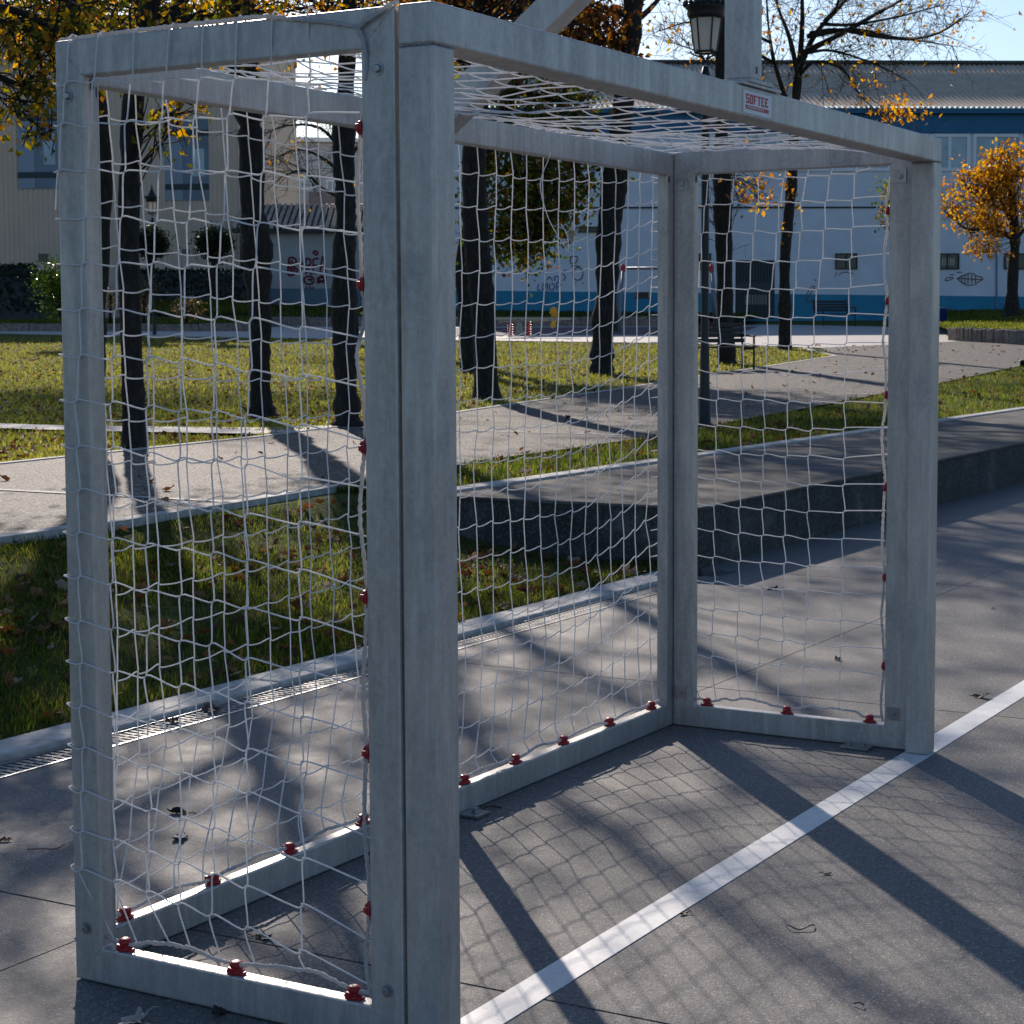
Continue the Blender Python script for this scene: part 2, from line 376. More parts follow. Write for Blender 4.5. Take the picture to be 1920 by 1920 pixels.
sheet('cross_path', [(12.75, 60), (12.72, 13.1), (12.9, 12.2), (13.3, 10.7), (14.2, 10.3), (13.5, 10.05), (12.3, 10.0), (12.0, 11.8), (11.95, 13.0), (11.95, 60)], T, PAVE, .018)

def inpoly(x, y, poly):
    P = np.asarray(poly); c = np.zeros(x.shape, bool); j = len(P)-1
    for i in range(len(P)):
        k = ((P[i, 1] > y) != (P[j, 1] > y)) & (x < (P[j, 0]-P[i, 0])*(y-P[i, 1])/(P[j, 1]-P[i, 1]+1e-12)+P[i, 0]); c ^= k; j = i
    return c
def vis(x, y, z, mrg=60):
    d = np.stack([x, y, z], 1)-CAM; zz = d@FW
    u = CX+FPX*(d@RT)/zz; v = CY-FPX*(d@UP)/zz
    return (zz > .5) & (u > -mrg) & (u < 1920+mrg) & (v > -mrg) & (v < 1920+mrg)
def blades(name, x, y, z, h, wd, mat=GRASS, label='short green lawn grass'):
    n = len(x); a = rng.uniform(0, 2*math.pi, n); ln = rng.uniform(0, 2*math.pi, n); lean = rng.uniform(.1, .9, n)*h
    hh = h*rng.uniform(.5, 1.25, n); w2 = wd*rng.uniform(.6, 1.2, n)/2
    dx, dy = np.cos(a)*w2, np.sin(a)*w2; lx, ly = np.cos(ln)*lean, np.sin(ln)*lean
    V = np.zeros((n, 5, 3))
    V[:, 0] = np.stack([x-dx, y-dy, z-.01], 1); V[:, 1] = np.stack([x+dx, y+dy, z-.01], 1)
    V[:, 2] = np.stack([x+dx*.8+lx*.35, y+dy*.8+ly*.35, z+hh*.6], 1); V[:, 3] = np.stack([x-dx*.8+lx*.35, y-dy*.8+ly*.35, z+hh*.6], 1)
    V[:, 4] = np.stack([x+lx, y+ly, z+hh], 1)
    b = np.arange(n)[:, None]*5
    me = mesh_np(name, V.reshape(-1, 3), [b+np.array([[0, 1, 2, 3]]), b+np.array([[3, 2, 4]])], mat, True)
    o = bpy.data.objects.new(name, me); COL.objects.link(o); return tag(o, label, 'grass', kind='stuff')
def patchy(x, y, k=1.0):
    return .5+.25*np.sin(x*2.1*k+1.3*np.sin(y*1.7*k))+.25*np.sin(y*2.9*k+1.1*np.sin(x*1.3*k+2))
# bank blades (near)
n = 105000; x = rng.uniform(-.5, 7.19, n); y = rng.uniform(2.9, 5.2, n)
k = (rng.random(n) < (.12+.95*patchy(x, y, 1.6))*np.clip(1.25-np.clip(x-4.6, 0, 9)*.45*np.clip((y-3.0)*2, 0, 1), .1, 1)) & (y < np.interp(x, *zip(*PN))-.04); x, y = x[k], y[k]; z = bankz(x, y)
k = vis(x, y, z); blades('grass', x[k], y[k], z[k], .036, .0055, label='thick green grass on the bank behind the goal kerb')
# strip between seat wall and path
n = 60000; x = 7.2+(rng.random(n)**1.7)*34; y = rng.uniform(4.79, 9, n); k = y < np.interp(x, *zip(*PN))-.03
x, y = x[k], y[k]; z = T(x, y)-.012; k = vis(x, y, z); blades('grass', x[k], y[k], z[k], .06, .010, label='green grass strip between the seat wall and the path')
# lawn beyond path
def lawn_pts(n):
    f = 15+(rng.random(n)**1.25)*46; s = rng.uniform(-.31, .31, n)*f
    x = CAM[0]+FH[0]*f+RH[0]*s; y = CAM[1]+FH[1]*f+RH[1]*s
    k = (y > np.interp(x, *zip(*PF))+.04) & (x < 43.3) & ~((x > 11.9) & (x < 12.8) & (y > 10)); return x[k], y[k]
LAWNPOLY = PF[1:]+LT
x, y = lawn_pts(200000); k = inpoly(x, y, [(0, 9), *PF[2:], *LT, (0, 90)]); x, y = x[k], y[k]
k = rng.random(len(x)) < .4+.6*patchy(x, y, .5); x, y = x[k], y[k]; z = T(x, y)-.012
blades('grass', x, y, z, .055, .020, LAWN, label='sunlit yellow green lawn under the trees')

# fallen leaves (litter)
def leaf_quads(P, size, normal_sd=.5, aspect=.62, up=True):
    n = len(P)
    if up: nn = np.stack([rng.normal(0, normal_sd, n), rng.normal(0, normal_sd, n), np.ones(n)], 1)
    else: nn = rng.normal(0, 1, (n, 3)); nn[:, 2] *= .7
    nn /= np.linalg.norm(nn, axis=1)[:, None]
    r = rng.normal(0, 1, (n, 3)); a = np.cross(nn, r); a /= np.linalg.norm(a, axis=1)[:, None]; b = np.cross(nn, a)
    s = (size*rng.uniform(.6, 1.35, n))[:, None]; bend = s*rng.uniform(.05, .35, n)[:, None]
    V = np.stack([P-a*s*.5, P+b*s*aspect*.5+a*s*.05+nn*bend, P+a*s*.5, P-b*s*aspect*.5+a*s*.05+nn*bend], 1)
    i = np.arange(n)[:, None]*4
    return V.reshape(-1, 3), np.vstack([i+np.array([[0, 1, 2]]), i+np.array([[0, 2, 3]])])
def litter(name, x, y, z, size, label):
    V, F = leaf_quads(np.stack([x, y, z], 1), size, .45)
    o = bpy.data.objects.new(name, mesh_np(name, V, F, L_DEAD)); COL.objects.link(o); return tag(o, label, 'leaves', kind='stuff')
def lobed(size, curl, r, n=18):
    th = np.arange(n)*2*math.pi/n; ph = r.uniform(0, 6); rad = .5*(1+.17*np.cos(5*th+ph))*(.85+.15*np.cos(th))*(1+.07*r.normal(size=n)); a, b = np.cos(th)*rad, np.sin(th)*rad*.72
    c1, c2 = r.uniform(-.3, 1, 2)*curl; V = np.concatenate([[[0, 0, 0]], np.stack([a*.55, b*.55, c1*a*a*.6+c2*np.abs(b)*.5+.03*r.normal(size=n)], 1), np.stack([a, b*(1-.25*abs(c2)), c1*a*a*1.5+c2*np.abs(b)*1.2+.05*r.normal(size=n)], 1)])*size
    k = np.arange(n); return V, np.stack([0*k, 1+k, 1+(k+1) % n], 1), np.stack([1+k, 1+n+k, 1+n+(k+1) % n, 1+(k+1) % n], 1)
def lobed_litter(name, x, y, z, size, curl, label):
    mb = MB(); r = np.random.default_rng(11)
    for a, b, c in zip(x, y, z):
        V, f3, f4 = lobed(size*r.uniform(.55, 1.3), curl*r.uniform(.4, 1.3), r); q = np.array(Matrix.Rotation(r.normal()*.35, 3, 'X') @ Matrix.Rotation(r.normal()*.35, 3, 'Y') @ Matrix.Rotation(r.random()*6.3, 3, 'Z'))
        V = V@q.T; mb.add(V+np.array([a, b, c-V[:, 2].min()*.6]), [f3, f4])
    return tag(mb.build(name, L_DEAD), label, 'leaves', kind='stuff')
n = 1000; x = rng.uniform(-.3, 7.1, n); y = 2.9+2.25*rng.random(n)**1.2
k = rng.random(n) < .2+patchy(x+5, y, 1.2); x, y = x[k], y[k]; lobed_litter('leaf_litter', x, y, bankz(x, y)+.016, .075, 1., 'scattered brown and orange dead leaves on the grass bank')
x, y = lawn_pts(9000); litter('leaf_litter', x, y, T(x, y)+.035, .075, 'fallen brown leaves strewn over the lawn under the trees')
n = 900; x = 7.2+rng.random(n)**1.5*36; y = rng.uniform(4.8, 9, n); k = y < np.interp(x, *zip(*PN)); x, y = x[k], y[k]
lobed_litter('leaf_litter', x, y, T(x, y)+.02, .085, .8, 'dead leaves on the grass strip above the seat wall')
n = 420; x = rng.uniform(2, 46, n); y = rng.uniform(5.2, 14, n); k = (y > np.interp(x, *zip(*PN))) & (y < np.interp(x, *zip(*PF))+.3)
x, y = x[k], y[k]; lobed_litter('leaf_litter', x, y, T(x, y)+.014, .075, .8, 'sparse dry leaves on the speckled path')

#GOAL
# ------------------------------------------------------------------ goal
goal = thing('handball_goal', (1.5, .5, 0), 'galvanised steel handball goal with white net on the court', 'goal')
for x in (-.08, 3.0):
    mb = MB(); mb.box(x, x+.08, 0, .08, .003, 1.9985); mb.build('post', GALV, goal, bevel=.005)
mb = MB(); mb.box(-.08, 3.08, 0, .08, 2.0, 2.08); mb.build('crossbar', GALV, goal, bevel=.005)
def ring(axis, a0, a1, u0, u1, z0, z1, t):
    """mitred rectangular frame; axis 'x': lies in the YZ plane between x=a0..a1, 'y': in the XZ plane"""
    V = []
    for a in (a0, a1):
        for i, (u, z) in enumerate([(u0, z0), (u1, z0), (u1, z1), (u0, z1), (u0+t, z0+t), (u1-t, z0+t), (u1-t, z1-t), (u0+t, z1-t)]):
            V.append((a, u, z) if axis == 'x' else (u, a, z))
    F = []
    for i in range(4):
        j = (i+1) % 4
        F += [[i, j, 4+j, 4+i], [8+j, 8+i, 12+i, 12+j], [j, i, 8+i, 8+j], [4+i, 4+j, 12+j, 12+i]]
    return np.array(V, float), np.array(F)
def frame(name, *a):
    mb = MB(); mb.add(*ring(*a)); o = mb.build(name, GALV, goal, bevel=.0045)
    bm = bmesh.new(); bm.from_mesh(o.data); bmesh.ops.recalc_face_normals(bm, faces=bm.faces[:]); bm.to_mesh(o.data); bm.free(); return o
frame('side_frame', 'x', -.08, -.04, .087, .970, .003, 2.079, .08)
frame('side_frame', 'x', 3.04, 3.08, .087, .970, .003, 2.079, .08)
bf = frame('back_frame', 'y', .972, 1.012, -.02, 3.07, .003, 2.077, .08)
mb = MB(); mb.box(1.48, 1.56, .9735, 1.0105, .0835, 1.9965); mb.build('back_upright', GALV, goal, bevel=.004)
# basketball hoop support on the crossbar
mb = MB(); mb.box(1.463, 1.54, .002, .078, 2.102, 3.4); mb.build('hoop_upright', GALV, goal, bevel=.004)
mb = MB(); mb.box(1.40, 1.66, -.004, .13, 2.0815, 2.090); mb.box(1.445, 1.60, -.006, .11, 2.0905, 2.1015); mb.build('hoop_base_plate', GALV, goal, bevel=.002)
d = np.array([0, -.796, .605]); nrm = np.array([0, .605, .796])
mb = MB(); mb.obox(np.array([1.462, .968, 2.006]), (.078, 0, 0), d*1.10, nrm*.088); mb.build('hoop_brace', GALV, goal, bevel=.004)
# bolts with washers
def bolt(p, ax, plate=None):
    p = np.asarray(p, float); ax = np.asarray(ax, float)
    mb = MB(); h0 = 0
    if plate:
        s = .022; u = np.array([0, 1., 0]) if abs(ax[0]) > .5 else np.array([1., 0, 0])
        mb.obox(p-u*s-np.array([0, 0, s])+ax*.0005, u*2*s, np.array([0, 0, 2*s]), ax*.004); h0 = .0045
    mb.lathe(p, ax, [(h0+.0003, .0135), (h0+.002, .0135)], 20)
    mb.lathe(p, ax, [(h0+.0021, .0085), (h0+.0085, .0085), (h0+.0095, .007)], 6); return mb.build('bolt', STEEL, goal)
for y, z in ((.127, 1.96), (.125, .121), (.934, 1.959), (.934, .123)): bolt((-.08, y, z), (-1, 0, 0))
for y, z in ((.936, 1.966), (.942, .125), (.13, 1.959), (.134, .126)): bolt((3.04, y, z), (-1, 0, 0), True)
for x, y in ((1.57, .93), (3.0, .25)):
    mb = MB()
    if x < 2: mb.box(x-.03, x+.05, .9, .965, .003, .010); mb.lathe((x+.01, .93, .0102), (0, 0, 1), [(0, .012), (.014, .012), (.016, .009)], 6)
    else: mb.box(2.965, 3.035, y-.05, y+.05, .003, .010); mb.lathe((x-.005, y-.025, .0102), (0, 0, 1), [(0, .011), (.012, .011)], 6); mb.lathe((x-.005, y+.025, .0102), (0, 0, 1), [(0, .011), (.012, .011)], 6)
    mb.build('anchor_plate', STEEL, goal)
# weld seams
WELD = simple('dull weld bead', (.30, .30, .30), .7, .2, .3, 200)
def seam(P, r=.0016):
    P = catmull(P, 14); mb = MB(); mb.tube(P+rng.normal(0, .0004, P.shape), r*(1+.25*rng.normal(size=len(P))), 5); return mb.build('weld_seam', WELD, goal, True)
for y0, y1, z0, z1 in ((.969, .892, 2.077, 2.0), (.088, .165, 2.077, 2.0), (.969, .892, .006, .082), (.088, .165, .006, .082)):
    seam([(-.0797, y0, z0), (-.0797, (y0+y1)/2, (z0+z1)/2), (-.0797, y1, z1)], .0009); seam([(3.0403, y0, z0), (3.0403, (y0+y1)/2, (z0+z1)/2), (3.0403, y1, z1)], .0009)
seam([(-.080, .078, 1.999), (-.080, .04, 1.999), (-.080, .003, 1.999)]); seam([(-.077, .0002, 1.999), (-.04, .0002, 1.999), (-.001, .0002, 1.999)], .0012)
seam([(3.0, .078, 1.9975), (3.0, .04, 1.9975), (3.0, .003, 1.9975)])
mb = MB(); mb.box(1.498, 1.505, .0005, .0018, 2.118, 2.136); mb.build('drain_slot', BLACK, goal)
# drain slots in the tubes
for p in ((-.055, .8885, 1.972), (.045, .9705, 1.972), (3.002, .9705, 1.972), (3.055, .8885, 1.972)):
    mb = MB(); mb.box(p[0]-.004, p[0]+.004, p[1]-.0012, p[1], p[2], p[2]+.022); mb.build('drain_slot', BLACK, goal)
# red net clips
def clip_mesh():
    mb = MB(); mb.lathe((0, 0, 0), (0, 0, 1), [(0, .0165), (.004, .0185), (.008, .0180), (.010, .0135), (.013, .013), (.016, .0150), (.022, .0150), (.0265, .011), (.028, .005)], 18)
    mb.box(-.006, .006, .012, .0225, .004, .018); mb.box(-.0225, .0225, -.009, .009, .0002, .006)
    return mb
clip0 = clip_mesh().build('net_clip', RED, smooth=False, bevel=.0012)
clips = []
def clip(p, rot, rz=0):
    o = clip0 if not clips else clip0.copy()
    if clips: COL.objects.link(o)
    o.parent = goal; o.location = Vector(p)-Vector(WP[goal.name]); o.rotation_euler = rot; o.scale = (1, 1, 1); clips.append(o)
NZ = [.286+.3125*i for i in range(6)]
for z in NZ:
    clip((-.066, .1672, z+rng.normal(0, .004)), (R(-90), R(90+rng.normal()*4), 0)); clips[-1].scale = (.95, .95, .62); clip((3.062, .1672, z+rng.normal(0, .004)), (R(-90), R(90+rng.normal()*4), 0)); clips[-1].scale = (.95, .95, .62)
for y in (.839, .528, .221): clip((-.060, y, .0832), (0, 0, R(90+rng.uniform(-12, 12)))); clip((3.060, y+.004, .0832), (0, 0, R(90+rng.uniform(-12, 12))))
BX = [.11, .433, .747, 1.083, 1.345, 1.62, 1.929, 2.245, 2.578, 2.904]
for x in BX: clip((x, .992, .0832), (0, 0, R(rng.uniform(-15, 15))))
# sticker
WHITE = simple('white sticker film', (.62, .64, .68), .4, 0, .04, 20)
PINK = simple('red print', (.42, .03, .05), .5, 0, .1, 30)
st = box_obj('sticker', (1.408, 1.594, -.0012, -.0003, 2.0095, 2.0675), WHITE, goal)
GLY = {'S': ['111', '100', '111', '001', '111'], 'O': ['111', '101', '101', '101', '111'], 'F': ['111', '100', '110', '100', '100'],
       'T': ['111', '010', '010', '010', '010'], 'E': ['111', '100', '110', '100', '111'], 'Q': ['111', '101', '101', '111', '001'],
       'U': ['101', '101', '101', '101', '111'], 'I': ['1', '1', '1', '1', '1'], 'P': ['111', '101', '111', '100', '100'], 'M': ['10001', '11011', '10101', '10001', '10001'], 'N': ['1001', '1101', '1011', '1001', '1001']}
def lettering(mb, word, x, z, h, wgap, cell, y):
    ch = h/5
    for L_ in word:
        rows = GLY[L_]
        for r, row in enumerate(rows):
            c = 0
            while c < len(row):
                if row[c] == '1':
                    e = c
                    while e < len(row) and row[e] == '1': e += 1
                    mb.box(x+c*cell-.00005, x+e*cell+.00005, y, y+.0006, z+h-(r+1)*ch-.00005, z+h-r*ch+.00005); c = e
                else: c += 1
        x += (len(rows[0])+wgap)*cell
    return x
mb = MB(); lettering(mb, 'SOFTEE', 1.425, 2.0355, .024, .75, .0068, -.0018)
mb.box(1.4235, 1.577, -.0018, -.0012, 2.0205, 2.0305); mb.build('lettering', PINK, st)
mb = MB(); lettering(mb, 'EQUIPMENT', 1.430, 2.0230, .0050, .9, .0032, -.0026); mb.build('small_lettering', WHITE, st)

#NET
# ------------------------------------------------------------------ net
net = thing('goal_net', (1.5, .6, 1), 'white knotless net draped over the sides, top and back of the goal', 'net')
CR = .00185
def cord(mb, P, r=CR, n=4, k=5): mb.tube(catmull(P, n), r, k, cap=False)
def weave(mb, A, kink=.006, skip=None):
    """A[r,c,3] node grid; rows drawn along c, columns along r, each node a small S-shaped crossing"""
    nr, nc, _ = A.shape
    gh = np.gradient(A, axis=1); gh /= np.linalg.norm(gh, axis=2)[..., None]+1e-9
    gv = np.gradient(A, axis=0); gv /= np.linalg.norm(gv, axis=2)[..., None]+1e-9
    for r in range(nr):
        P = []
        for c in range(nc):
            kk = kink*(1+.25*rng.normal()); P += [A[r, c]-gh[r, c]*.007-gv[r, c]*kk, A[r, c]+gh[r, c]*.007+gv[r, c]*kk]
            if c < nc-1:
                mid = .5*(A[r, c]+A[r, c+1]); P.append(mid-np.array([0, 0, .0025+.002*rng.random()]))
        cord(mb, P[1:-1], n=3)
    for c in range(nc):
        P = []
        for r in range(nr): P += [A[r, c]-gv[r, c]*.008+gh[r, c]*.0015, A[r, c]+gv[r, c]*.008-gh[r, c]*.0015]
        cord(mb, P[1:-1], n=3)
# near side panel: measured row heights at the rear and at the front edge, column positions
zr = [1.989, 1.898, 1.798, 1.697, 1.599, 1.5, 1.402, 1.302, 1.203, 1.106, 1.011, .914, .818, .723, .627, .535, .438, .346, .259]
zf = [1.938, 1.873, 1.747, 1.647, 1.558, 1.441, 1.342, 1.242, 1.134, 1.039, .941, .838, .731, .634, .531, .427, .327, .216, .121]
ycol = [.184, .290, .378, .466, .553, .642, .739, .839, .922]
def yshift(z): return np.interp(z, [.3, .5, .8, 1.3, 1.5, 1.7, 1.9, 2.08], [.10, .09, .09, .08, .068, .047, .027, 0])
def side_panel(x0, sgn, mirror=False):
    A = []
    top = [np.array([x0-sgn*.002, y, 2.083]) for y in ycol]
    for i in range(len(zr)):
        row = []
        for j, yc in enumerate(ycol):
            y = yc+(yshift(zr[i]) if j else 0)*min(1, j/2)
            hid = y > .966
            t = np.clip((.985-y)/.80, 0, 1); z = zr[i]+(zf[i]-zr[i])*(.25*t+.75*t*t) if not mirror else zr[i]-.012*math.sin(t*3)
            x = x0-sgn*(.0035+.012*math.sin(math.pi*t)*np.interp(z, [0, .5, 2], [1, .6, .1]))+sgn*.026*(t**3)
            if hid: row.append(np.array([x0+sgn*.14, 1.02, z])); continue
            row.append(np.array([x, y+rng.normal(0, .002), z+rng.normal(0, .0022)]))
        A.append(row)
    A = np.array(A)
    mb = MB()
    full = np.concatenate([np.array(top)[None], A], 0)
    # rows with a tail that wraps round the rear upright
    ext = np.zeros((len(zr), len(ycol)+2, 3)); ext[:, :len(ycol)] = A
    ext[:, len(ycol)] = A[:, -1]; ext[:, len(ycol), 0] = x0-sgn*.004; ext[:, len(ycol), 1] = .977; ext[:, len(ycol), 2] = [z for z in zr]
    ext[:, len(ycol)+1] = ext[:, len(ycol)]; ext[:, len(ycol)+1, 0] = x0+sgn*.12; ext[:, len(ycol)+1, 1] = 1.022
    for r in range(len(zr)):
        P = [A[r, 0]+np.array([0, -.01, .006*rng.normal()])]
        for c in range(1, len(ycol)):
            if A[r, c, 1] > .99: continue
            kk = .0036*(1+.25*rng.normal())
            P += [A[r, c]+np.array([0, -.012, kk]), A[r, c]+np.array([0, min(.012, max(0, .974-A[r, c, 1])), -kk])]
        P += [np.array([x0-sgn*.0005, .9745, ext[r, -2, 2]]), np.array([x0+sgn*.022, .983, ext[r, -2, 2]]), np.array([x0+sgn*.06, 1.016, ext[r, -2, 2]]), ext[r, -1]]; cord(mb, P, n=3)
    for c in range(1, len(ycol)):
        P = [top[c]+np.array([sgn*.03, -.004, .001]), top[c]]
        for r in range(len(zr)):
            if A[r, c, 1] > .99: P += [np.array([x0-sgn*.002, .9735, A[r, c, 2]+.02])]; break
            P += [A[r, c]+np.array([0, -.004, .010]), A[r, c]+np.array([0, .004, -.010])]
        if A[-1, c, 1] < .99: P.append(bottom(x0, sgn, min(.872, A[-1, c, 1]-.03*(c > 4))))
        cord(mb, P, n=3)
    return mb, A
def rope_z(y, cl):
    d = min(abs(y-q) for q in cl); return .098+.022*math.sin(min(1, d/.155)*math.pi/2)
def bottom(x0, sgn, y): return np.array([x0+sgn*.022, y, rope_z(y, (.839, .528, .221))])
mbn, An = side_panel(-.083, 1); mbn.build('side_netting', CORD, net, True)
mbf, Af = side_panel(3.083, -1, True); mbf.build('side_netting', CORD, net, True)
# back panel
def shear(z): return np.interp(z, [.08, .2, .45, .9, 1.2, 1.55, 2.05], [-.35, .25, .95, 1., .85, .55, 0])
nb = 31; zb = [2.08-.1*i for i in range(21)]; A = np.zeros((20, nb, 3))
for i in range(20):
    z = 2.03-.0985*i
    for j in range(nb):
        u = j/(nb-1); x = .03+3.05*u
        x += (.17-.07*u)*shear(z)*np.clip((1-u)*5, 0, 1)*np.clip(u*8, 0.6, 1)
        lift = .085*min(1.6, max(0, (u-.72)/.22))**1.7*np.clip(z*2, 0, 1)*np.clip((2.06-z)*3, 0, 1)+.01*math.sin(u*9+i*.3)
        y = 1.022+.085*math.sin(math.pi*np.clip((2.0-z)/1.95, 0, 1)**1.3)*math.sin(math.pi*u)**.5
        zz = z+lift-.018*math.sin(math.pi*u)*np.clip((2.05-z)/.8, 0, 1)
        A[i, j] = (x+rng.normal(0, .002), y+rng.normal(0, .003), max(zz, .10)+rng.normal(0, .002))
mb = MB(); weave(mb, A, .0038)
for j in range(nb):
    x = .03+3.05*j/(nb-1); cord(mb, [A[0, j], (x*.5+A[0, j, 0]*.5, 1.018, 2.06), (x, 1.008, 2.084), (x, .985, 2.083)], n=3)
    d = min(abs(A[-1, j, 0]-.05-q) for q in BX); cord(mb, [A[-2, j], A[-1, j], (A[-1, j, 0]-.05, .994, .100+.012*min(1, d/.15))], n=3)
mb.build('back_netting', CORD, net, True)
# roof panel
nrx, nry = 31, 9; A = np.zeros((nry, nrx, 3))
for i in range(nry):
    v = i/(nry-1); y = .095+(.985-.095)*v
    for j in range(nrx):
        u = j/(nrx-1); x = -.06+3.12*u+.03*math.sin(v*3)*math.sin(u*math.pi)
        z = 2.083-.045*math.sin(math.pi*u)**.7*math.sin(math.pi*v)-(.055*(1-v)**3)
        A[i, j] = (x+rng.normal(0, .004), y+rng.normal(0, .004), z+rng.normal(0, .004))
mb = MB(); weave(mb, A, .004)
for j in range(nrx): cord(mb, [A[0, j], (A[0, j, 0], .084, 2.012)], n=3)
mb.build('roof_netting', CORD, net, True)
# border ropes
def rope(mb, P, r=.0046, n=5):
    Q = catmull(P, n); L_ = np.r_[0, np.cumsum(np.linalg.norm(np.diff(Q, axis=0), axis=1))]
    m_ = max(8, int(L_[-1]/.006)); s = np.linspace(0, L_[-1], m_); Q = np.stack([np.interp(s, L_, Q[:, i]) for i in range(3)], 1)
    Q += rng.normal(0, .0006, Q.shape); mb.tube(Q, r*(1+.14*np.sin(s/.006*1.7)+.08*rng.normal(size=m_)), 6)
mb = MB()
for x0, sg in ((-.083, 1), (3.083, -1)):
    fr = [np.array([x0+sg*.024, .178, .092])]
    for i, z in enumerate(np.linspace(.15, 1.87, 23)):
        d = min(abs(z-q) for q in NZ); fr.append(np.array([x0+sg*.022, .178+.014*min(1, d/.15)+.003*rng.normal(), z]))
    if sg > 0: fr += [np.array([x0+sg*.006, .155, 1.94]), np.array([x0-.004, .155, 2.01]), np.array([x0-.006, .165, 2.042]), np.array([x0-.006, .13, 2.06]), np.array([x0-.005, .092, 2.078]), np.array([x0+.01, .084, 2.085])]
    else: fr += [np.array([x0+sg*.01, .17, 1.98]), np.array([x0, .16, 2.06]), np.array([x0, .13, 2.086])]
    rope(mb, fr)
    rope(mb, [(x0+sg*.022, y, rope_z(y, (.839, .528, .221))+.003*rng.normal()) for y in np.linspace(.18, .96, 26)]+[(x0+sg*.008, .972, .088)])
# rope lying on the near top rail, slipping down over its face towards the front
rope(mb, [(-.055, .975, 2.084), (-.06, .93, 2.0845), (-.07, .8, 2.0845), (-.075, .6, 2.0845), (-.079, .45, 2.084), (-.0815, .40, 2.0825), (-.0855, .37, 2.078), (-.0855, .30, 2.067), (-.0855, .22, 2.054), (-.0865, .168, 2.042)])
rope(mb, [(3.06, y, 2.0845) for y in np.linspace(.12, .96, 8)])
rp = []
for x in np.linspace(0.0, 3.03, 60):
    d = min(abs(x-q) for q in BX); rp.append((x, .994, .096+.010*min(1, d/.12)+.002*rng.normal()))
rope(mb, rp)
rope(mb, [(x, .083, 2.010+.004*math.sin(x*20)) for x in np.linspace(-.02, 3.02, 40)], .004)
mb.build('border_rope', ROPE, net, True)
# loose string dangling over the back panel
mb = MB(); cord(mb, [at(1032, 285, 4.92), at(1028, 300, 4.9), at(1013, 345, 4.9), at(1025, 400, 4.9), at(1040, 432, 4.9), at(1058, 460, 4.9), at(1066, 470, 4.9), at(1063, 440, 4.9), at(1052, 420, 4.9)], .0012)
mb.build('loose_string', CORD, net, True)
# ------------------------------------------------------------------ trees
class Tree:
    def __init__(s): s.wood = MB(); s.P = []; s.S = []
    def limb(s, pts, r0, r1, k=7, n=4):
        Q = catmull(pts, n); s.wood.tube(Q, np.linspace(r0, r1, len(Q)), k); return Q
    def twigs(s, Q, count, ln, r, leaves=0, lsize=.09, spread=.25, lo=.2, up=.25, sub=3):
        for _ in range(count):
            i = int(len(Q)*(lo+(1-lo)*rng.random())*.999); p = Q[i]; d = Q[min(i+1, len(Q)-1)]-Q[max(i-1, 0)]
            d = d/(np.linalg.norm(d)+1e-9); v = d*.6+rng.normal(0, .55, 3)+np.array([0, 0, up]); v /= np.linalg.norm(v)
            l = ln*rng.uniform(.4, 1.2); e = p+v*l+np.array([0, 0, -.12*l]); mdl = p+v*l*.5+rng.normal(0, .07*l, 3)
            q = catmull([p, mdl, e], 3); s.wood.tube(q, np.linspace(r, r*.35, len(q)), 3, cap=False)
            if sub:
                for _ in range(sub):
                    a = q[int(len(q)*(.3+.69*rng.random()))]; v2 = v*.7+rng.normal(0, .5, 3); v2 /= np.linalg.norm(v2); b = a+v2*l*rng.uniform(.25, .6)
                    s.wood.tube([a, (a+b)/2+rng.normal(0, .03*l, 3), b], [r*.5, r*.4, r*.22], 3, cap=False)
                    if leaves: s.cloud(b, leaves, spread, lsize)
            elif leaves: s.cloud(e, leaves, spread, lsize)
    def cloud(s, c, n, spread, size):
        n = rng.poisson(n)
        if n: s.P.append(c+rng.normal(0, 1, (n, 3))*np.array([spread, spread, spread*.8])-np.array([0, 0, .1*spread])); s.S.append(np.full(n, size))
    def crown(s, c, rad, nclus, nleaf, size, roots, spread=.32, br=.028, flat=0.):
        """foliage clumps through an ellipsoid, each on its own branch"""
        c = np.asarray(c, float); rad = np.asarray(rad, float)
        for _ in range(nclus):
            v = rng.normal(0, 1, 3); v /= np.linalg.norm(v); p = c+v*rad*rng.random()**.42
            if roots is not None:
                k = np.argmin(np.linalg.norm((roots-p)*np.array([1, 1, 1.6])+np.array([0, 0, .8]), axis=1)+rng.random(len(roots))*.8); a = roots[k]
                mdl = a*.5+p*.5+rng.normal(0, .1, 3)*np.linalg.norm(p-a)+np.array([0, 0, .10*np.linalg.norm(p-a)])
                q = catmull([a, mdl, p], 4); s.wood.tube(q, np.linspace(br, .006, len(q)), 4, cap=False)
                for _ in range(4):
                    e = p+rng.normal(0, spread*1.1, 3); s.wood.tube([q[-2], (q[-2]+e)/2+rng.normal(0, .03, 3), e], [.007, .006, .003], 3, cap=False)
            s.cloud(p, nleaf, spread*rng.uniform(.7, 1.3), size)
    def build(s, base, label, leafm, group=None, name='tree', cat='tree', bark=None):
        t = thing(name, base, label, cat, group)
        if s.wood.V: s.wood.build('trunk', bark or BARK, t, True)
        if s.P:
            P = np.concatenate(s.P); S = np.concatenate(s.S); V, F = leaf_quads(P, 1., aspect=.55, up=False)
            V = (V.reshape(-1, 4, 3)-P[:, None])*S[:, None, None]+P[:, None]
            me = mesh_np('crown', V.reshape(-1, 3)-WP[t.name], F, leafm); o = bpy.data.objects.new('crown', me); COL.objects.link(o); o.parent = t
        return t
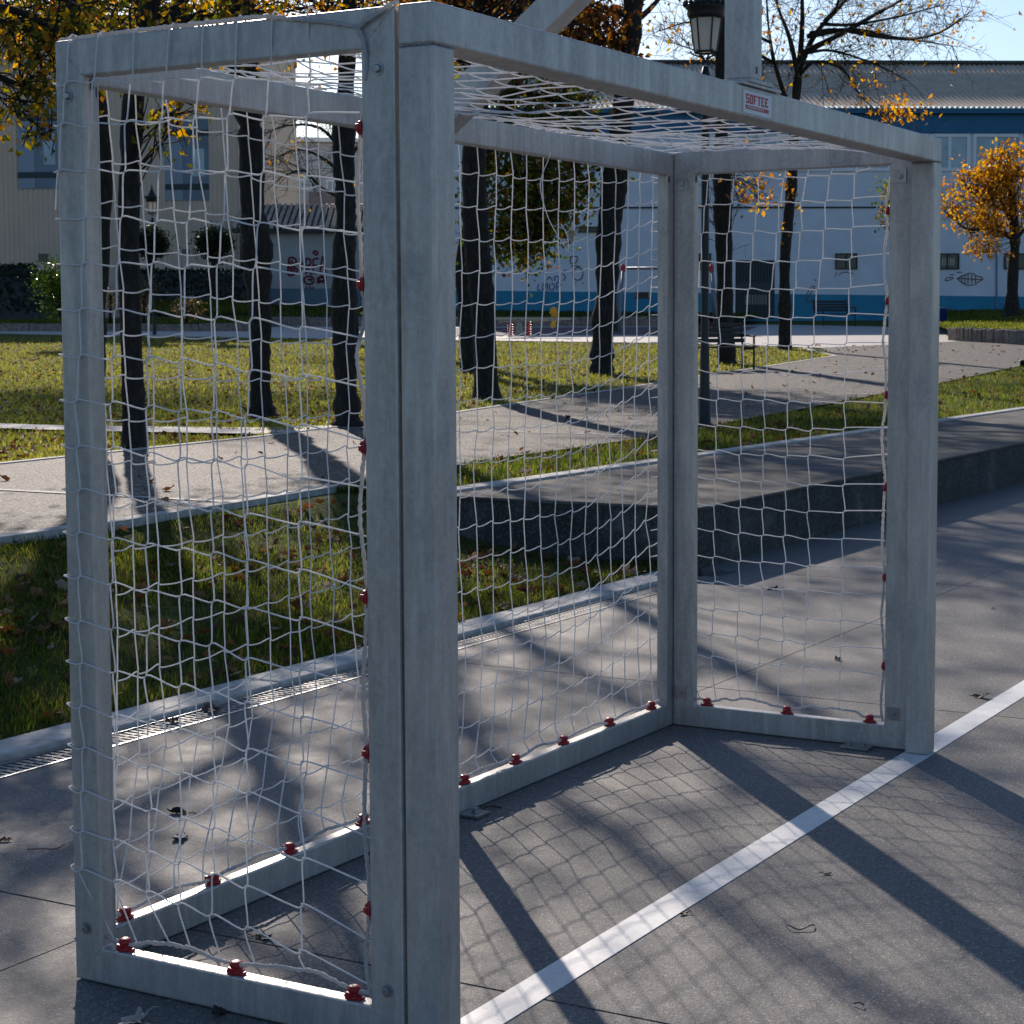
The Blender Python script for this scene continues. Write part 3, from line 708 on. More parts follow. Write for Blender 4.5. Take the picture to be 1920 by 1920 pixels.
def trunk_px(tr, pts, f, k=10, lump=.12, taper_top=None):
    """pts: (px x, px y, px width)"""
    C = [at(u, v, f) for u, v, w_ in pts]; r = [w_*f/FPX/2 for u, v, w_ in pts]
    Q = catmull(C, 5); L0 = np.linspace(0, 1, len(C)); rr = np.interp(np.linspace(0, 1, len(Q)), L0, r)
    rr = rr*(1+lump*np.sin(np.arange(len(Q))*1.3+rng.random()*6)*.5+lump*.6*rng.normal(size=len(Q)))
    tr.wood.tube(Q, rr, k); return Q
GT = 'trees standing around the path and lawn'
def up_z(Q, z): return Q[Q[:, 2] > z]

# T1: nearest trunk behind the near side net, straight towards the sun
t = Tree(); Q = trunk_px(t, [(252, 848, 62), (252, 825, 48), (250, 740, 41), (246, 640, 40), (242, 480, 39), (243, 300, 38), (252, 170, 42), (276, 30, 40), (292, -150, 36), (305, -420, 28), (312, -800, 16)], 17.3)
roots = up_z(Q, 3.6); c = at(285, -420, 17.3)
for a in range(6):
    an = a*1.05; p0 = roots[int(len(roots)*(.1+.12*a))]; e = p0+np.array([math.cos(an)*2.4, math.sin(an)*2.4, 1.2]); q = t.limb([p0, (p0+e)/2+np.array([0, 0, .5]), e], .06, .02); roots = np.vstack([roots, q[::2]])
t.crown(c+np.array([0, 0, .2]), (3.0, 3.0, 2.1), 46, 22, .085, roots, .34)
t.crown(at(150, -110, 19.0), (2.3, 2.3, .8), 20, 24, .09, roots, .34)
t.crown(at(300, 215, 17.1), (.25, .3, .2), 6, 16, .075, Q, .13, .012)
t.crown(at(345, 195, 17.0), (.25, .25, .15), 5, 13, .075, Q, .12, .012)
t.crown(at(300, 50, 17.0), (1.1, .8, .35), 15, 20, .08, roots, .2, .014)
t.crown(at(420, 40, 17.0), (.7, .6, .3), 10, 20, .08, roots, .18, .014)
t.build(Q[0], 'slender dark trunk with yellowing crown seen through left part of the near side net', L_YEL, GT)
# T1b: trunk right behind the rear goal upright
t = Tree(); Q = trunk_px(t, [(166, 838, 74), (167, 812, 58), (170, 700, 52), (177, 560, 48), (187, 400, 44), (189, 280, 42), (172, 150, 40), (146, 40, 40), (128, -60, 36), (105, -260, 26), (90, -460, 14)], 18.6)
roots = up_z(Q, 4.6); t.crown(at(110, -360, 18.6), (2.5, 2.5, 1.6), 30, 22, .085, roots, .34); t.crown(at(190, 0, 18.4), (1.3, 1.0, .4), 16, 20, .085, roots, .24, .015)
t.build(Q[0], 'leaning tree mostly hidden behind the rear upright of the goal', L_YEL, GT)
# T0: tree left of the frame, its branches hang in at top left
t = Tree(); Q = trunk_px(t, [(-330, 900, 70), (-325, 700, 60), (-300, 300, 55), (-260, 0, 50), (-230, -300, 44), (-210, -700, 24)], 13.2)
roots = up_z(Q, 2.6)
for pts in ([(-270, 150), (-120, 60), (0, 40), (70, 70), (100, 110)], [(-255, -50), (-80, 0), (30, 20), (80, 45), (104, 60)], [(-280, 260), (-150, 150), (-40, 135), (40, 160), (95, 175)], [(-240, -200), (-60, -60), (60, -20), (150, 10)]):
    q = t.limb([at(u, v, 13.2) for u, v in pts], .045, .008); t.twigs(q, 16, .42, .006, 5, .075, .07, .45, -.1, 2); roots = np.vstack([roots, q[::3]])
t.crown(at(-190, -520, 13.2), (2.6, 2.6, 1.9), 30, 22, .085, roots, .36)
t.crown(at(20, -40, 13.2), (.7, .6, .42), 8, 14, .075, roots, .16, .012)
t.crown(at(40, 85, 13.2), (.24, .3, .26), 8, 11, .07, roots, .11, .008)
t.crown(at(45, 190, 13.1), (.2, .2, .14), 6, 10, .07, roots, .10, .006)
t.crown(at(70, 250, 13.1), (.09, .12, .10), 4, 7, .065, roots, .07, .005)
t.build(Q[0], 'tree outside the left edge whose drooping branches carry amber leaves at the top left', L_YEL, GT)
# T2
t = Tree(); Q = trunk_px(t, [(492, 782, 66), (490, 760, 46), (487, 690, 37), (489, 610, 38), (483, 520, 52), (481, 460, 60), (474, 400, 46), (472, 330, 50), (470, 250, 50), (462, 185, 50)], 23)
q1 = t.limb([at(462, 190, 23), at(448, 110, 23), at(436, 20, 23), at(425, -120, 23), at(400, -380, 23)], .17, .05); q2 = t.limb([at(466, 190, 23), at(466, 100, 23), at(463, 10, 23), at(480, -140, 23), at(520, -420, 23)], .15, .05)
roots = np.vstack([up_z(q1, 5), up_z(q2, 5)]); t.crown(at(455, -330, 23), (3.2, 3.2, 2.0), 15, 24, .09, roots, .34); t.crown(at(400, 40, 23), (.9, .7, .35), 12, 18, .085, roots, .22, .015); t.crown(at(560, 15, 23), (1.0, .7, .3), 10, 16, .085, roots, .22, .015)
t.build(Q[0], 'dark knotty trunk that forks in two above the near top rail', L_YEL, GT)
# T3
t = Tree(); Q = trunk_px(t, [(652, 802, 64), (651, 780, 52), (648, 700, 44), (645, 600, 46), (644, 500, 44), (649, 400, 38), (645, 330, 38), (645, 250, 42), (650, 130, 32), (655, 20, 26), (650, -150, 24), (640, -420, 14)], 21)
roots = up_z(Q, 4.6); t.crown(at(650, -330, 21), (3.0, 3.0, 2.0), 20, 22, .09, roots, .36); t.crown(at(600, 10, 21), (1.0, .7, .28), 16, 18, .085, roots, .2, .014); t.crown(at(740, 5, 21), (.7, .5, .2), 8, 16, .085, roots, .18, .012)
t.twigs(up_z(Q, 3.4), 14, .8, .010, 0, sub=4)
t.build(Q[0], 'dark trunk just left of the near front upright with orange crown', L_ORA, GT)
# T4 / T5
t = Tree(); Q = trunk_px(t, [(914, 756, 60), (912, 735, 48), (909, 640, 44), (904, 560, 46), (896, 480, 50), (890, 380, 46), (889, 280, 45), (898, 150, 40), (905, 30, 38), (912, -150, 30), (918, -420, 16)], 27.5)
roots = up_z(Q, 5); t.crown(at(920, -150, 27.5), (3.5, 3.5, 2.1), 125, 26, .10, roots, .42); t.crown(at(830, 10, 27), (1.1, .7, .4), 10, 16, .09, roots, .25, .015)
t.build(Q[0], 'thick dark trunk right beside the near goal post with rusty crown', L_RUS, GT)
t = Tree(); Q = trunk_px(t, [(880, 700, 44), (879, 684, 33), (875, 600, 29), (870, 480, 28), (905, 330, 26), (950, 200, 24), (985, 60, 22), (1000, -80, 16), (1010, -250, 10)], 36)
roots = up_z(Q, 3.0)
for pts in ([(930, 260), (1000, 250), (1060, 290), (1100, 360)], [(960, 170), (1040, 190), (1090, 230), (1120, 290)], [(915, 310), (960, 340), (1000, 390), (1020, 440)], [(985, 60), (1060, 60), (1120, 90), (1150, 110)]):
    q = t.limb([at(u, v, 36-.3*i) for i, (u, v) in enumerate(pts)], .06, .015); roots = np.vstack([roots, q])
t.crown(at(1000, 330, 35.5), (1.05, 1.3, 1.35), 110, 32, .115, roots, .26, .02)
t.crown(at(960, 430, 35.5), (.7, .8, .75), 46, 30, .115, roots, .22, .015)
t.crown(at(1070, 310, 35.5), (.45, .8, .7), 22, 26, .11, roots, .2, .015)
t.crown(at(1010, 150, 36), (1.4, 1.4, .9), 60, 26, .115, roots, .28, .02); t.crown(at(930, -190, 36), (3.2, 3.2, 1.9), 110, 24, .115, roots, .38, .02)
t.build(Q[0], 'bushy low tree with dense green and rust foliage behind the back net', L_MIX, GT)
# two taller trees added behind goal uprights, crowns set to shade lawn and path
for px_, f_, lab, cx_, cy_, rd in ((778, 45, 'tall tree added behind the near goal post to shade the lawn', 850, 0, (2.8, 2.8, 1.35)), (152, 46, 'tall tree added behind the rear goal upright on the left to shade the lawn', 170, -20, (4.3, 4.3, 1.8))):
    t = Tree(); b_ = 615+(1.455-float(np.interp(f_, TN, TV)))*FPX/f_+6; Q = trunk_px(t, [(px_, b_, 34), (px_-1, 560, 28), (px_+2, 400, 27), (px_, 200, 25), (px_+3, 20, 22), (px_+8, -150, 18), (px_+4, -330, 10)], f_)
    roots = up_z(Q, 6.5); t.crown(at(cx_, cy_, f_), rd, int(30*rd[0]), 40, .145, roots, .45); t.crown(at(px_, -230, f_), (4., 4., 1.6), 60, 24, .12, roots, .42); t.build(Q[0], lab, L_YEL, GT)
# T6
t = Tree(); Q = trunk_px(t, [(1128, 714, 62), (1128, 700, 50), (1130, 640, 44), (1137, 560, 44), (1140, 480, 46), (1143, 420, 46), (1152, 350, 50), (1158, 300, 46), (1168, 200, 38), (1181, 100, 34), (1188, 0, 40), (1200, -150, 32), (1205, -420, 18)], 35)
roots = up_z(Q, 5.8)
for pts in ([(1185, 30), (1120, 20), (1060, 45), (1000, 60)], [(1182, 90), (1130, 80), (1090, 100), (1050, 110)], [(1190, 40), (1215, 20), (1240, -10), (1260, -60)], [(1195, -60), (1100, -40), (1040, -10)]):
    q = t.limb([at(u, v, 35) for u, v in pts], .07, .015); roots = np.vstack([roots, q])
t.crown(at(1075, 40, 35), (.95, .9, .62), 60, 22, .13, roots, .22, .015); t.crown(at(1140, 95, 35), (.3, .5, .3), 12, 20, .12, roots, .16, .01); t.crown(at(990, 10, 35), (.7, .7, .4), 20, 22, .12, roots, .22, .012)
t.crown(at(1190, -320, 35), (3.6, 3.6, 2.2), 75, 24, .12, roots, .42)
t.build(Q[0], 'dark trunk left of the rear corner upright with copper leaves hanging over the crossbar', L_RUS, GT)
# T7
t = Tree(); Q = trunk_px(t, [(1364, 688, 46), (1363, 676, 36), (1360, 600, 32), (1358, 480, 31), (1355, 400, 34), (1354, 330, 32), (1352, 200, 24), (1352, 60, 21), (1350, -100, 17), (1345, -300, 10)], 39)
roots = up_z(Q, 4.5); t.twigs(Q[int(len(Q)*.28):int(len(Q)*.55)], 34, 1.6, .009, 0, up=.9, sub=3)
t.crown(at(1408, 365, 38.5), (.28, .4, .32), 12, 9, .12, roots, .13, .008); t.crown(at(1345, -260, 39), (3.0, 3, 1.8), 40, 18, .12, roots, .5)
t.twigs(up_z(Q, 6.3), 36, 1.7, .012, 1, .12, .15, .0, .1, 4)
t.build(Q[0], 'slim dark trunk by the bench with thin shoots and a few golden leaves', L_ORA, GT)
# T8 bare tree spreading to the right
t = Tree(); f8 = 47
Q = trunk_px(t, [(1472, 664, 36), (1472, 652, 26), (1471, 560, 22), (1472, 480, 21), (1479, 400, 22), (1486, 320, 20), (1490, 220, 18), (1496, 140, 16)], f8)
for pts, r in (([(1497, 145), (1480, 70), (1458, 10), (1445, -70)], .08), ([(1498, 135), (1504, 50), (1503, -30), (1498, -140)], .09), ([(1500, 125), (1530, 62), (1585, 0), (1620, -60)], .09),
               ([(1508, 98), (1580, 62), (1650, 22), (1690, 0), (1760, -45)], .08), ([(1514, 68), (1600, 56), (1690, 72), (1760, 62), (1822, 20)], .07), ([(1520, 62), (1570, 56), (1650, 70), (1720, 76), (1785, 86)], .06),
               ([(1538, 45), (1600, 46), (1690, 30), (1770, 8)], .05), ([(1498, 142), (1528, 116), (1580, 130), (1610, 175), (1640, 205)], .05), ([(1488, 260), (1470, 180), (1450, 110), (1440, 40), (1436, -40)], .09),
               ([(1508, 100), (1560, 95), (1640, 120), (1700, 150)], .045), ([(1475, 180), (1440, 165), (1410, 150), (1385, 160)], .04), ([(1455, 120), (1400, 95), (1330, 100), (1260, 80)], .05), ([(1445, 80), (1380, 50), (1300, 40), (1230, 60)], .045), ([(1545, 40), (1570, 10), (1575, -40)], .05)):
    q = t.limb([at(u, v, f8+rng.uniform(-1.5, 1.5)*(i > 0)*i*.5) for i, (u, v) in enumerate(pts)], r, .012, 6)
    t.twigs(q, 38, 1.15, .010, .12, .15, .12, .25, .15, 6)
t.crown(at(1672, 205, f8-.5), (.62, .6, .28), 20, 7, .13, None, .16); t.crown(at(1640, 150, f8), (.9, .6, .35), 8, 3, .13, None, .25); t.crown(at(1790, 60, f8), (.5, .6, .6), 9, 4, .12, None, .25)
t.crown(at(1482, 380, f8-.3), (.16, .3, 1.0), 14, 4, .12, None, .12)
t.build(Q[0], 'nearly bare tree fanning its thin branches over the grey roof', L_ORA, GT)
# T9 small orange tree at the right
t = Tree(); f9 = 60
Q = trunk_px(t, [(1898, 592, 40), (1897, 575, 27), (1900, 500, 20), (1903, 455, 20), (1900, 400, 16), (1896, 350, 12), (1890, 300, 7)], f9)
roots = Q[len(Q)//2:]
for pts in ([(1903, 450), (1860, 430), (1815, 430), (1785, 410)], [(1902, 430), (1880, 380), (1860, 330)], [(1904, 450), (1930, 420), (1960, 400)], [(1902, 400), (1850, 380), (1810, 350)]):
    q = t.limb([at(u, v, f9) for u, v in pts], .07, .02); roots = np.vstack([roots, q])
t.crown(at(1845, 375, f9), (1.35, 1.4, 1.15), 92, 22, .15, roots, .26, .02); t.crown(at(1885, 320, f9), (1.1, 1.1, .75), 40, 22, .15, roots, .26, .02); t.crown(at(1850, 465, f9-.4), (.5, .5, .2), 12, 20, .13, roots, .2, .01)
t.build(Q[0], 'small round tree with glowing orange crown at the right edge', L_ORA, GT)
# T10 partly hidden by the far goal post
t = Tree(); Q = trunk_px(t, [(1702, 610, 30), (1703, 520, 22), (1705, 440, 18), (1700, 380, 12), (1698, 320, 6)], 66)
t.crown(at(1700, 395, 66), (.95, .9, 1.25), 46, 26, .15, Q[len(Q)//3:], .26, .02)
t.build(Q[0], 'dark leaved young tree mostly hidden behind the far goal post', L_MIX, GT)
# bare tree in front of the flats
t = Tree(); Q = trunk_px(t, [(662, 650, 26), (660, 560, 20), (655, 440, 18), (650, 330, 16), (645, 250, 12), (640, 180, 8)], 52)
for pts in ([(652, 340), (610, 300), (560, 280), (510, 300)], [(648, 290), (600, 240), (540, 235), (500, 250)], [(645, 240), (590, 190), (540, 170)], [(655, 380), (600, 350), (570, 320), (530, 330)], [(650, 300), (690, 250), (720, 200)]):
    q = t.limb([at(u, v, 52+rng.normal()*.5) for u, v in pts], .06, .012, 5); t.twigs(q, 30, 1.1, .011, .1, .12, .1, .1, .0, 5)
t.build(Q[0], 'bare twiggy tree in front of the pale flats', L_ORA, GT)

# shrubs
def shrub(c_px, f, rad, nclus, nleaf, size, leafm, label, name='shrub', cat='shrub', base=None, flat=False, group=None, spread=.16):
    t = Tree(); b = at(c_px[0], base if base else c_px[1]+20, f); c = at(c_px[0], c_px[1], f)
    t.wood.tube([b, b*.5+c*.5, c], [.05, .04, .02], 6)
    for k in range(5):
        e = c+rng.normal(0, .5, 3)*np.array(rad); t.wood.tube([b*.4+c*.6, (c+e)/2, e], [.025, .018, .008], 4)
    t.crown(c, rad, nclus, nleaf, size, None, spread)
    return t.build(b, label, leafm, group, name, cat)
shrub((112, 540), 50, (.62, .6, .72), 90, 26, .085, L_GRN, 'glossy green bush half hidden by the rear upright on the left', base=592)
shrub((350, 578), 55, (.36, .4, .30), 34, 20, .08, L_PNK, 'small faded rose bush on the lawn terrace', 'rose_bush', base=606, spread=.12)
shrub((270, 550), 56, (.30, .35, .55), 34, 20, .08, L_PNK, 'tall faded rose bush beside the left trunk', 'rose_bush', base=606, spread=.12)
shrub((207, 555), 56, (.22, .3, .45), 20, 20, .08, L_PNK, 'faded rose bush between the rear upright and the left trunk', 'rose_bush', base=606, spread=.12)
def topiary(px, py, rpx, base, f, label):
    t = Tree(); c = at(px, py, f); b = at(px, base, f); t.wood.tube([b, b*.5+c*.5, c], [.13, .11, .1], 7)
    r = rpx*f/FPX; t.crown(c, (r, r, r), 160, 40, .11, None, .16)
    n = 900; v = rng.normal(0, 1, (n, 3)); v /= np.linalg.norm(v, axis=1)[:, None]; t.P.append(c+v*r*.95); t.S.append(np.full(n, .16))
    t.build(b, label, L_DRK, None, 'clipped_tree')
topiary(402, 455, 19, 560, 57, 'clipped dark round tree against the ribbed wall')
topiary(282, 455, 17, 560, 58, 'clipped dark round tree beside the left trunk')
# ------------------------------------------------------------------ background
WALLP = simple('pale blue render wall', (.68, .70, .75), .9, 0, .07, 1.1, .1)
BAND = simple('blue painted base', (.03, .235, .37), .85, 0, .14, 1.6, .1)
FASC = simple('dark blue fascia', (.016, .13, .26), .7, 0, .1, 2)
FRAMEM = simple('white window frame', (.78, .79, .80), .5, 0, .05, 5)
GLASS = simple('window glass', (.30, .40, .46), .12, 0, .3, .8)  # sky reflection put into the pane colour as pale cyan
DGLASS = simple('dark window glass', (.02, .028, .032), .2, 0, .4, 1)
DARK = simple('dark steel bars', (.014, .018, .022), .55, 0, .2, 10)
SHADEB = simple('pale blind slats', (.40, .37, .31), .8, 0, .1, 30)
def make_roof():
    m, nt, b = nodes('weathered fibre cement'); co_ = coords(nt); a = noise(nt, co_, 1.4, 7, .7); f = noise(nt, co_, 18, 5, .7)
    c = ramp(nt, a, [(.3, (.47, .36, .26)), (.7, (.68, .54, .41))]); c = mixc(nt, ramp(nt, f, [(.5, (0,)*3), (.7, (.6,)*3)]), c, (.16, .14, .12))
    L(nt, c, b.inputs['Base Color']); b.inputs['Roughness'].default_value = .9; return m
ROOFM = make_roof()
MOSS = simple('mossy gutter', (.055, .065, .02), .95, 0, .5, 6)
class Fac:
    """vertical facade: origin point seen at px u0, distance f0, turned by ang from facing the camera"""
    def __init__(s, u0, f0, ang):
        s.O = at(u0, 615, f0); r = np.append(RH, 0); fwd = np.append(FH, 0); s.e = r*math.cos(ang)+fwd*math.sin(ang); s.n = np.cross(s.e, [0, 0, 1.]); s.n = s.n if s.n[:2]@FH < 0 else -s.n
    def uz(s, px, py): P = onplane(px, py, s.O, s.n); return (P-s.O)@s.e, P[2]
    def P(s, u, z, out=0.): return np.array([s.O[0], s.O[1], 0])+s.e*u+s.n*out+np.array([0, 0, z])
    def boxuz(s, mb, u0, u1, z0, z1, o0, o1): return mb.obox(s.P(u0, z0, o0), s.e*(u1-u0), s.n*(o1-o0), np.array([0, 0, z1-z0]))
    def boxpx(s, mb, x0, y0, x1, y1, o0, o1):
        a, z1 = s.uz(x0, (y0+y1)/2); b, _ = s.uz(x1, (y0+y1)/2); z1 = s.uz((x0+x1)/2, y0)[1]; z0 = s.uz((x0+x1)/2, y1)[1]
        return s.boxuz(mb, a, b, z0, z1, o0, o1)
def fixn(o):
    bm = bmesh.new(); bm.from_mesh(o.data); bmesh.ops.recalc_face_normals(bm, faces=bm.faces[:]); bm.to_mesh(o.data); bm.free(); return o
def scribble(F, name, mat, parent, strokes, w_, out):
    mb = MB()
    for s_ in strokes:
        P = [F.P(*F.uz(x, y), out) for x, y in s_]
        mb.tube(catmull(P, 4) if len(P) > 2 else P, w_, 4)
    return mb.build(name, mat, parent)
# --- school with corrugated roof
S = Fac(1400, 78, R(3)); sch = thing('school_building', S.P(0, 1.7), 'long pale blue building with blue base and grey corrugated roof', 'building')
uL = S.uz(800, 500)[0]; uR = S.uz(2250, 500)[0]; zE = S.uz(1640, 203)[1]; zB = 1.2
mb = MB(); S.boxuz(mb, uL, uR, zB, zE-.03, -12, 0); mb.build('wall', WALLP, sch)
zb1 = S.uz(1000, 546)[1]; zb2 = S.uz(1900, 556)[1]; slope = (zb2-zb1)/(S.uz(1900, 556)[0]-S.uz(1000, 546)[0]); u1_ = S.uz(1000, 546)[0]
mb = MB(); mb.hexa([S.P(uL, zB, .003), S.P(uR, zB, .003), S.P(uR, zB, .02), S.P(uL, zB, .02), S.P(uL, zb1+slope*(uL-u1_), .003), S.P(uR, zb1+slope*(uR-u1_), .003), S.P(uR, zb1+slope*(uR-u1_), .02), S.P(uL, zb1+slope*(uL-u1_), .02)])
fixn(mb.build('base_band', BAND, sch))
zF0 = S.uz(1700, 250)[1]; mb = MB(); S.boxuz(mb, uL, uR, zF0, zE-.25, .003, .10); mb.build('fascia', FASC, sch)
mb = MB(); S.boxuz(mb, uL, uR, zE-.235, zE-.03, .0, .40); mb.build('eaves_board', FASC, sch)
# roof: corrugated slope
dep = 8.5; zR = at(1440, 121, 78+dep)[2]; nu = int((uR-uL)/.055); uu = np.linspace(uL-.3, uR, nu); wv = .042*np.cos(np.arange(nu)*math.pi*.5)
V = []; rows = [(0, .5), (.33, 0), (.331, -.02), (.66, 0), (.661, -.02), (1, 0)]
ts = [0, .33, .335, .66, .665, 1]; off = [0, 0, .03, .03, .06, .06]
for tt, of in zip(ts, off):
    o_ = .5-(dep+.5)*tt; z_ = zE+(zR-zE)*tt+of
    V.append(np.stack([S.P(u, z_+w_, o_) for u, w_ in zip(uu, wv)]))
V = np.concatenate(V); i = np.arange(len(ts)-1)[:, None]*nu; j = np.arange(nu-1)[None]
F_ = np.stack([i+j, i+j+1, i+nu+j+1, i+nu+j], -1).reshape(-1, 4)
mb = MB(); mb.add(V, F_); rf = mb.build('roof', ROOFM, sch, True)
mb = MB(); mb.obox(S.P(uL-.3, zR+.05, -dep-.25), S.e*(uR-uL+.3), S.n*.55, np.array([0, 0, .13])); mb.build('ridge_cap', simple('dark ridge tile', (.06, .07, .06), .9), rf)
mb = MB()
for u in np.arange(uL, uR, .22): S.boxuz(mb, u, u+.12, zE-.03, zE-.003, .44, .5)
mb.build('moss_edge', MOSS, rf)
mb = MB(); S.boxuz(mb, uL, uR, S.uz(1450, 390.5)[1], S.uz(1450, 387.5)[1], .0, .05); mb.build('string_course', DARK, sch)
def win(x0, y0, x1, y1, muls=(), glass=GLASS, fw=3, bars=0, blind=None):
    mb = MB()
    for a in ((x0, y0, x1, y0+fw), (x0, y1-fw, x1, y1), (x0, y0+fw, x0+fw, y1-fw), (x1-fw, y0+fw, x1, y1-fw)): S.boxpx(mb, *a, .0, .07)
    for q in muls: S.boxpx(mb, q-fw/2, y0+fw, q+fw/2, y1-fw, .0, .06)
    fr = mb.build('window', FRAMEM if not bars else DARK, sch)
    mb = MB(); S.boxpx(mb, x0+fw, y0+fw, x1-fw, y1-fw, .002, .015); mb.build('pane', glass, fr)
    if blind:
        mb = MB(); n = 5
        for k in range(n): S.boxpx(mb, blind[0]+(blind[2]-blind[0])*(k+.1)/n, blind[1], blind[0]+(blind[2]-blind[0])*(k+.8)/n, blind[3], .016, .03)
        mb.build('blind', SHADEB, fr)
    return fr
for x0, x1, mm in ((1330, 1430, (1380,)), (1455, 1555, (1505,)), (1560, 1670, (1590, 1630)), (1680, 1818, (1735, 1780)), (1824, 1914, (1866,)), (1920, 2010, (1965,))): win(x0, 251, x1, 321, mm, fw=6)
for x0, x1, bl in ((1310, 1333, None), (1566, 1607, None), (1754, 1798, (1765, 484, 1790, 498)), (1882, 1926, (1886, 486, 1908, 500)), (1085, 1122, None)): win(x0, 475 if x0 > 1200 else 425, x1, 505 if x0 > 1200 else 436, ((x0+x1)/2,), DGLASS, 2, True, bl)
# barred door
mb = MB(); S.boxpx(mb, 1379, 488, 1452, 598, .004, .03); dd = mb.build('door', DARK, sch)
mb = MB()
for k in range(12): S.boxpx(mb, 1383+k*5.6, 494, 1385+k*5.6, 592, .031, .05)
S.boxpx(mb, 1380, 530, 1451, 545, .03, .06); mb.build('bars', simple('blue grey door bars', (.03, .05, .06), .6), dd)
mb = MB()
for k in range(7): S.boxpx(mb, 1398+k*5.8, 553, 1402+k*5.8, 571, .032, .045)
mb.build('pale_slots', SHADEB, dd)  # pale slats across the lower part of the door
mb = MB(); S.boxpx(mb, 1373, 488, 1378, 592, .0, .08); mb.build('door_jamb', FRAMEM, sch)
mb = MB(); mb.tube([S.P(*S.uz(1868, 330), .06), S.P(*S.uz(1868, 582), .06)], .035, 8); mb.build('downpipe', simple('blue downpipe', (.16, .22, .32), .6), sch)
mb = MB(); mb.tube([S.P(*S.uz(1320, 395), .04), S.P(*S.uz(1325, 415), .04), S.P(*S.uz(1340, 417), .04)], .02, 5); mb.build('cable', DARK, sch)
OR_ = simple('orange brown graffiti', (.20, .085, .05), .8, 0, .1); BL_ = simple('blue graffiti', (.06, .12, .30), .8, 0, .1); RD_ = simple('crimson graffiti', (.15, .012, .035), .8, 0, .1)
fish = [[(1795, 522), (1805, 517), (1815, 513), (1825, 513), (1830, 517), (1838, 519), (1843, 523), (1835, 528), (1826, 534), (1812, 534), (1802, 528), (1795, 523)], [(1794, 522), (1842, 524)]]+[[(x, 514+abs(x-1815)*.15), (x, 532-abs(x-1815)*.1)] for x in (1803, 1809, 1815, 1822, 1829)]
fish += [[(1772, 526), (1775, 521), (1786, 520), (1785, 523), (1773, 527)], [(1780, 515), (1789, 515)], [(1794, 511), (1803, 510)]]
scribble(S, 'graffiti', OR_, sch, fish, .02, .012)
scribble(S, 'graffiti', OR_, sch, [[(1070, 500), (1080, 498), (1090, 504), (1093, 515), (1088, 524), (1078, 524), (1074, 514), (1078, 504), (1088, 500)], [(1068, 482), (1082, 481), (1080, 492), (1070, 494), (1070, 482)], [(1060, 505), (1056, 512), (1060, 520), (1056, 526)], [(1078, 532), (1080, 530)], [(1092, 532), (1094, 530)]], .02, .02)
scribble(S, 'graffiti', BL_, sch, [[(1010, 532), (1008, 542), (1014, 545)], [(1018, 530), (1018, 545), (1026, 530), (1026, 545)], [(1032, 532), (1030, 540), (1036, 544), (1040, 536), (1034, 530)], [(1044, 544), (1044, 530), (1052, 534), (1045, 538)], [(1024, 526), (1030, 519), (1036, 526)], [(1040, 526), (1040, 519), (1048, 519), (1048, 528)]], .02, .02)
scribble(S, 'graffiti', OR_, sch, [[(1510, 560), (1516, 545), (1524, 536), (1527, 540), (1518, 552), (1512, 566), (1522, 564)], [(1526, 524), (1530, 526)], [(1520, 580), (1534, 574), (1530, 584)]], .014, .026)
scribble(S, 'graffiti', OR_, sch, [[(1568, 510), (1566, 519)], [(1572, 516), (1582, 510), (1600, 513)]], .014, .02)
scribble(S, 'graffiti', OR_, sch, [[(1590, 577), (1608, 577)], [(1600, 570), (1606, 584)]], .014, .026)
# --- bank and low walls in front of the buildings
STONE = simple('rough brown stone', (.24, .19, .16), .95, 0, .45, 9, .8)
GDARK = make_soil('shaded bank turf', ((.012, .018, .007), (.03, .042, .012), (.05, .06, .018)))  # darker copy of the soil colours, shade put into the turf
def rough_wall(name, label, pxs, f, h, thick=.35, cat='low wall', seg=.18):
    a = at(pxs[0], 640, f[0]); b = at(pxs[1], 640, f[1]); a[2] = b[2] = 0; ln = np.linalg.norm(b-a); e = (b-a)/ln; nrm_ = np.array([e[1], -e[0], 0]); nrm_ = nrm_ if nrm_[:2]@FH < 0 else -nrm_
    o = thing(name, (*((a+b)/2)[:2], float(T(*((a+b)/2)[:2]))), label, cat); mb = MB(); s_ = 0
    while s_ < ln-.02:
        w_ = min(seg*rng.uniform(.7, 1.4), ln-s_); p = a+e*s_; z0 = float(T(p[0], p[1]))-.1; dp = rng.uniform(0, .07)
        mb.obox(p+np.array([0, 0, z0])-nrm_*thick, e*(w_-.012), nrm_*(thick+dp), np.array([0, 0, h+.1+rng.uniform(-.02, .02)])); s_ += w_
    mb.build('stone_face', STONE, o, bevel=.02); return a, b, nrm_, h
def mound(name, pts, zs, mat=SOIL, lab=None):
    """turf sheet between a front and a back edge, given as px pairs with distance and height"""
    fr, bk = pts; n = 14; V = []
    for t_ in np.linspace(0, 1, 7):
        for s_ in np.linspace(0, 1, n):
            p = (np.array(fr[0])*(1-s_)+np.array(fr[1])*s_)*(1-t_)+(np.array(bk[0])*(1-s_)+np.array(bk[1])*s_)*t_
            V.append(p+np.array([0, 0, .05*math.sin(s_*9+t_*4)*t_*(1-t_)*4]))
    i = np.arange(6)[:, None]*n; j = np.arange(n-1)[None]
    me = mesh_np(name, V, np.stack([i+j, i+j+1, i+n+j+1, i+n+j], -1).reshape(-1, 4), mat, True); o = bpy.data.objects.new(name, me); COL.objects.link(o); o['kind'] = 'structure'
    return np.array(V)
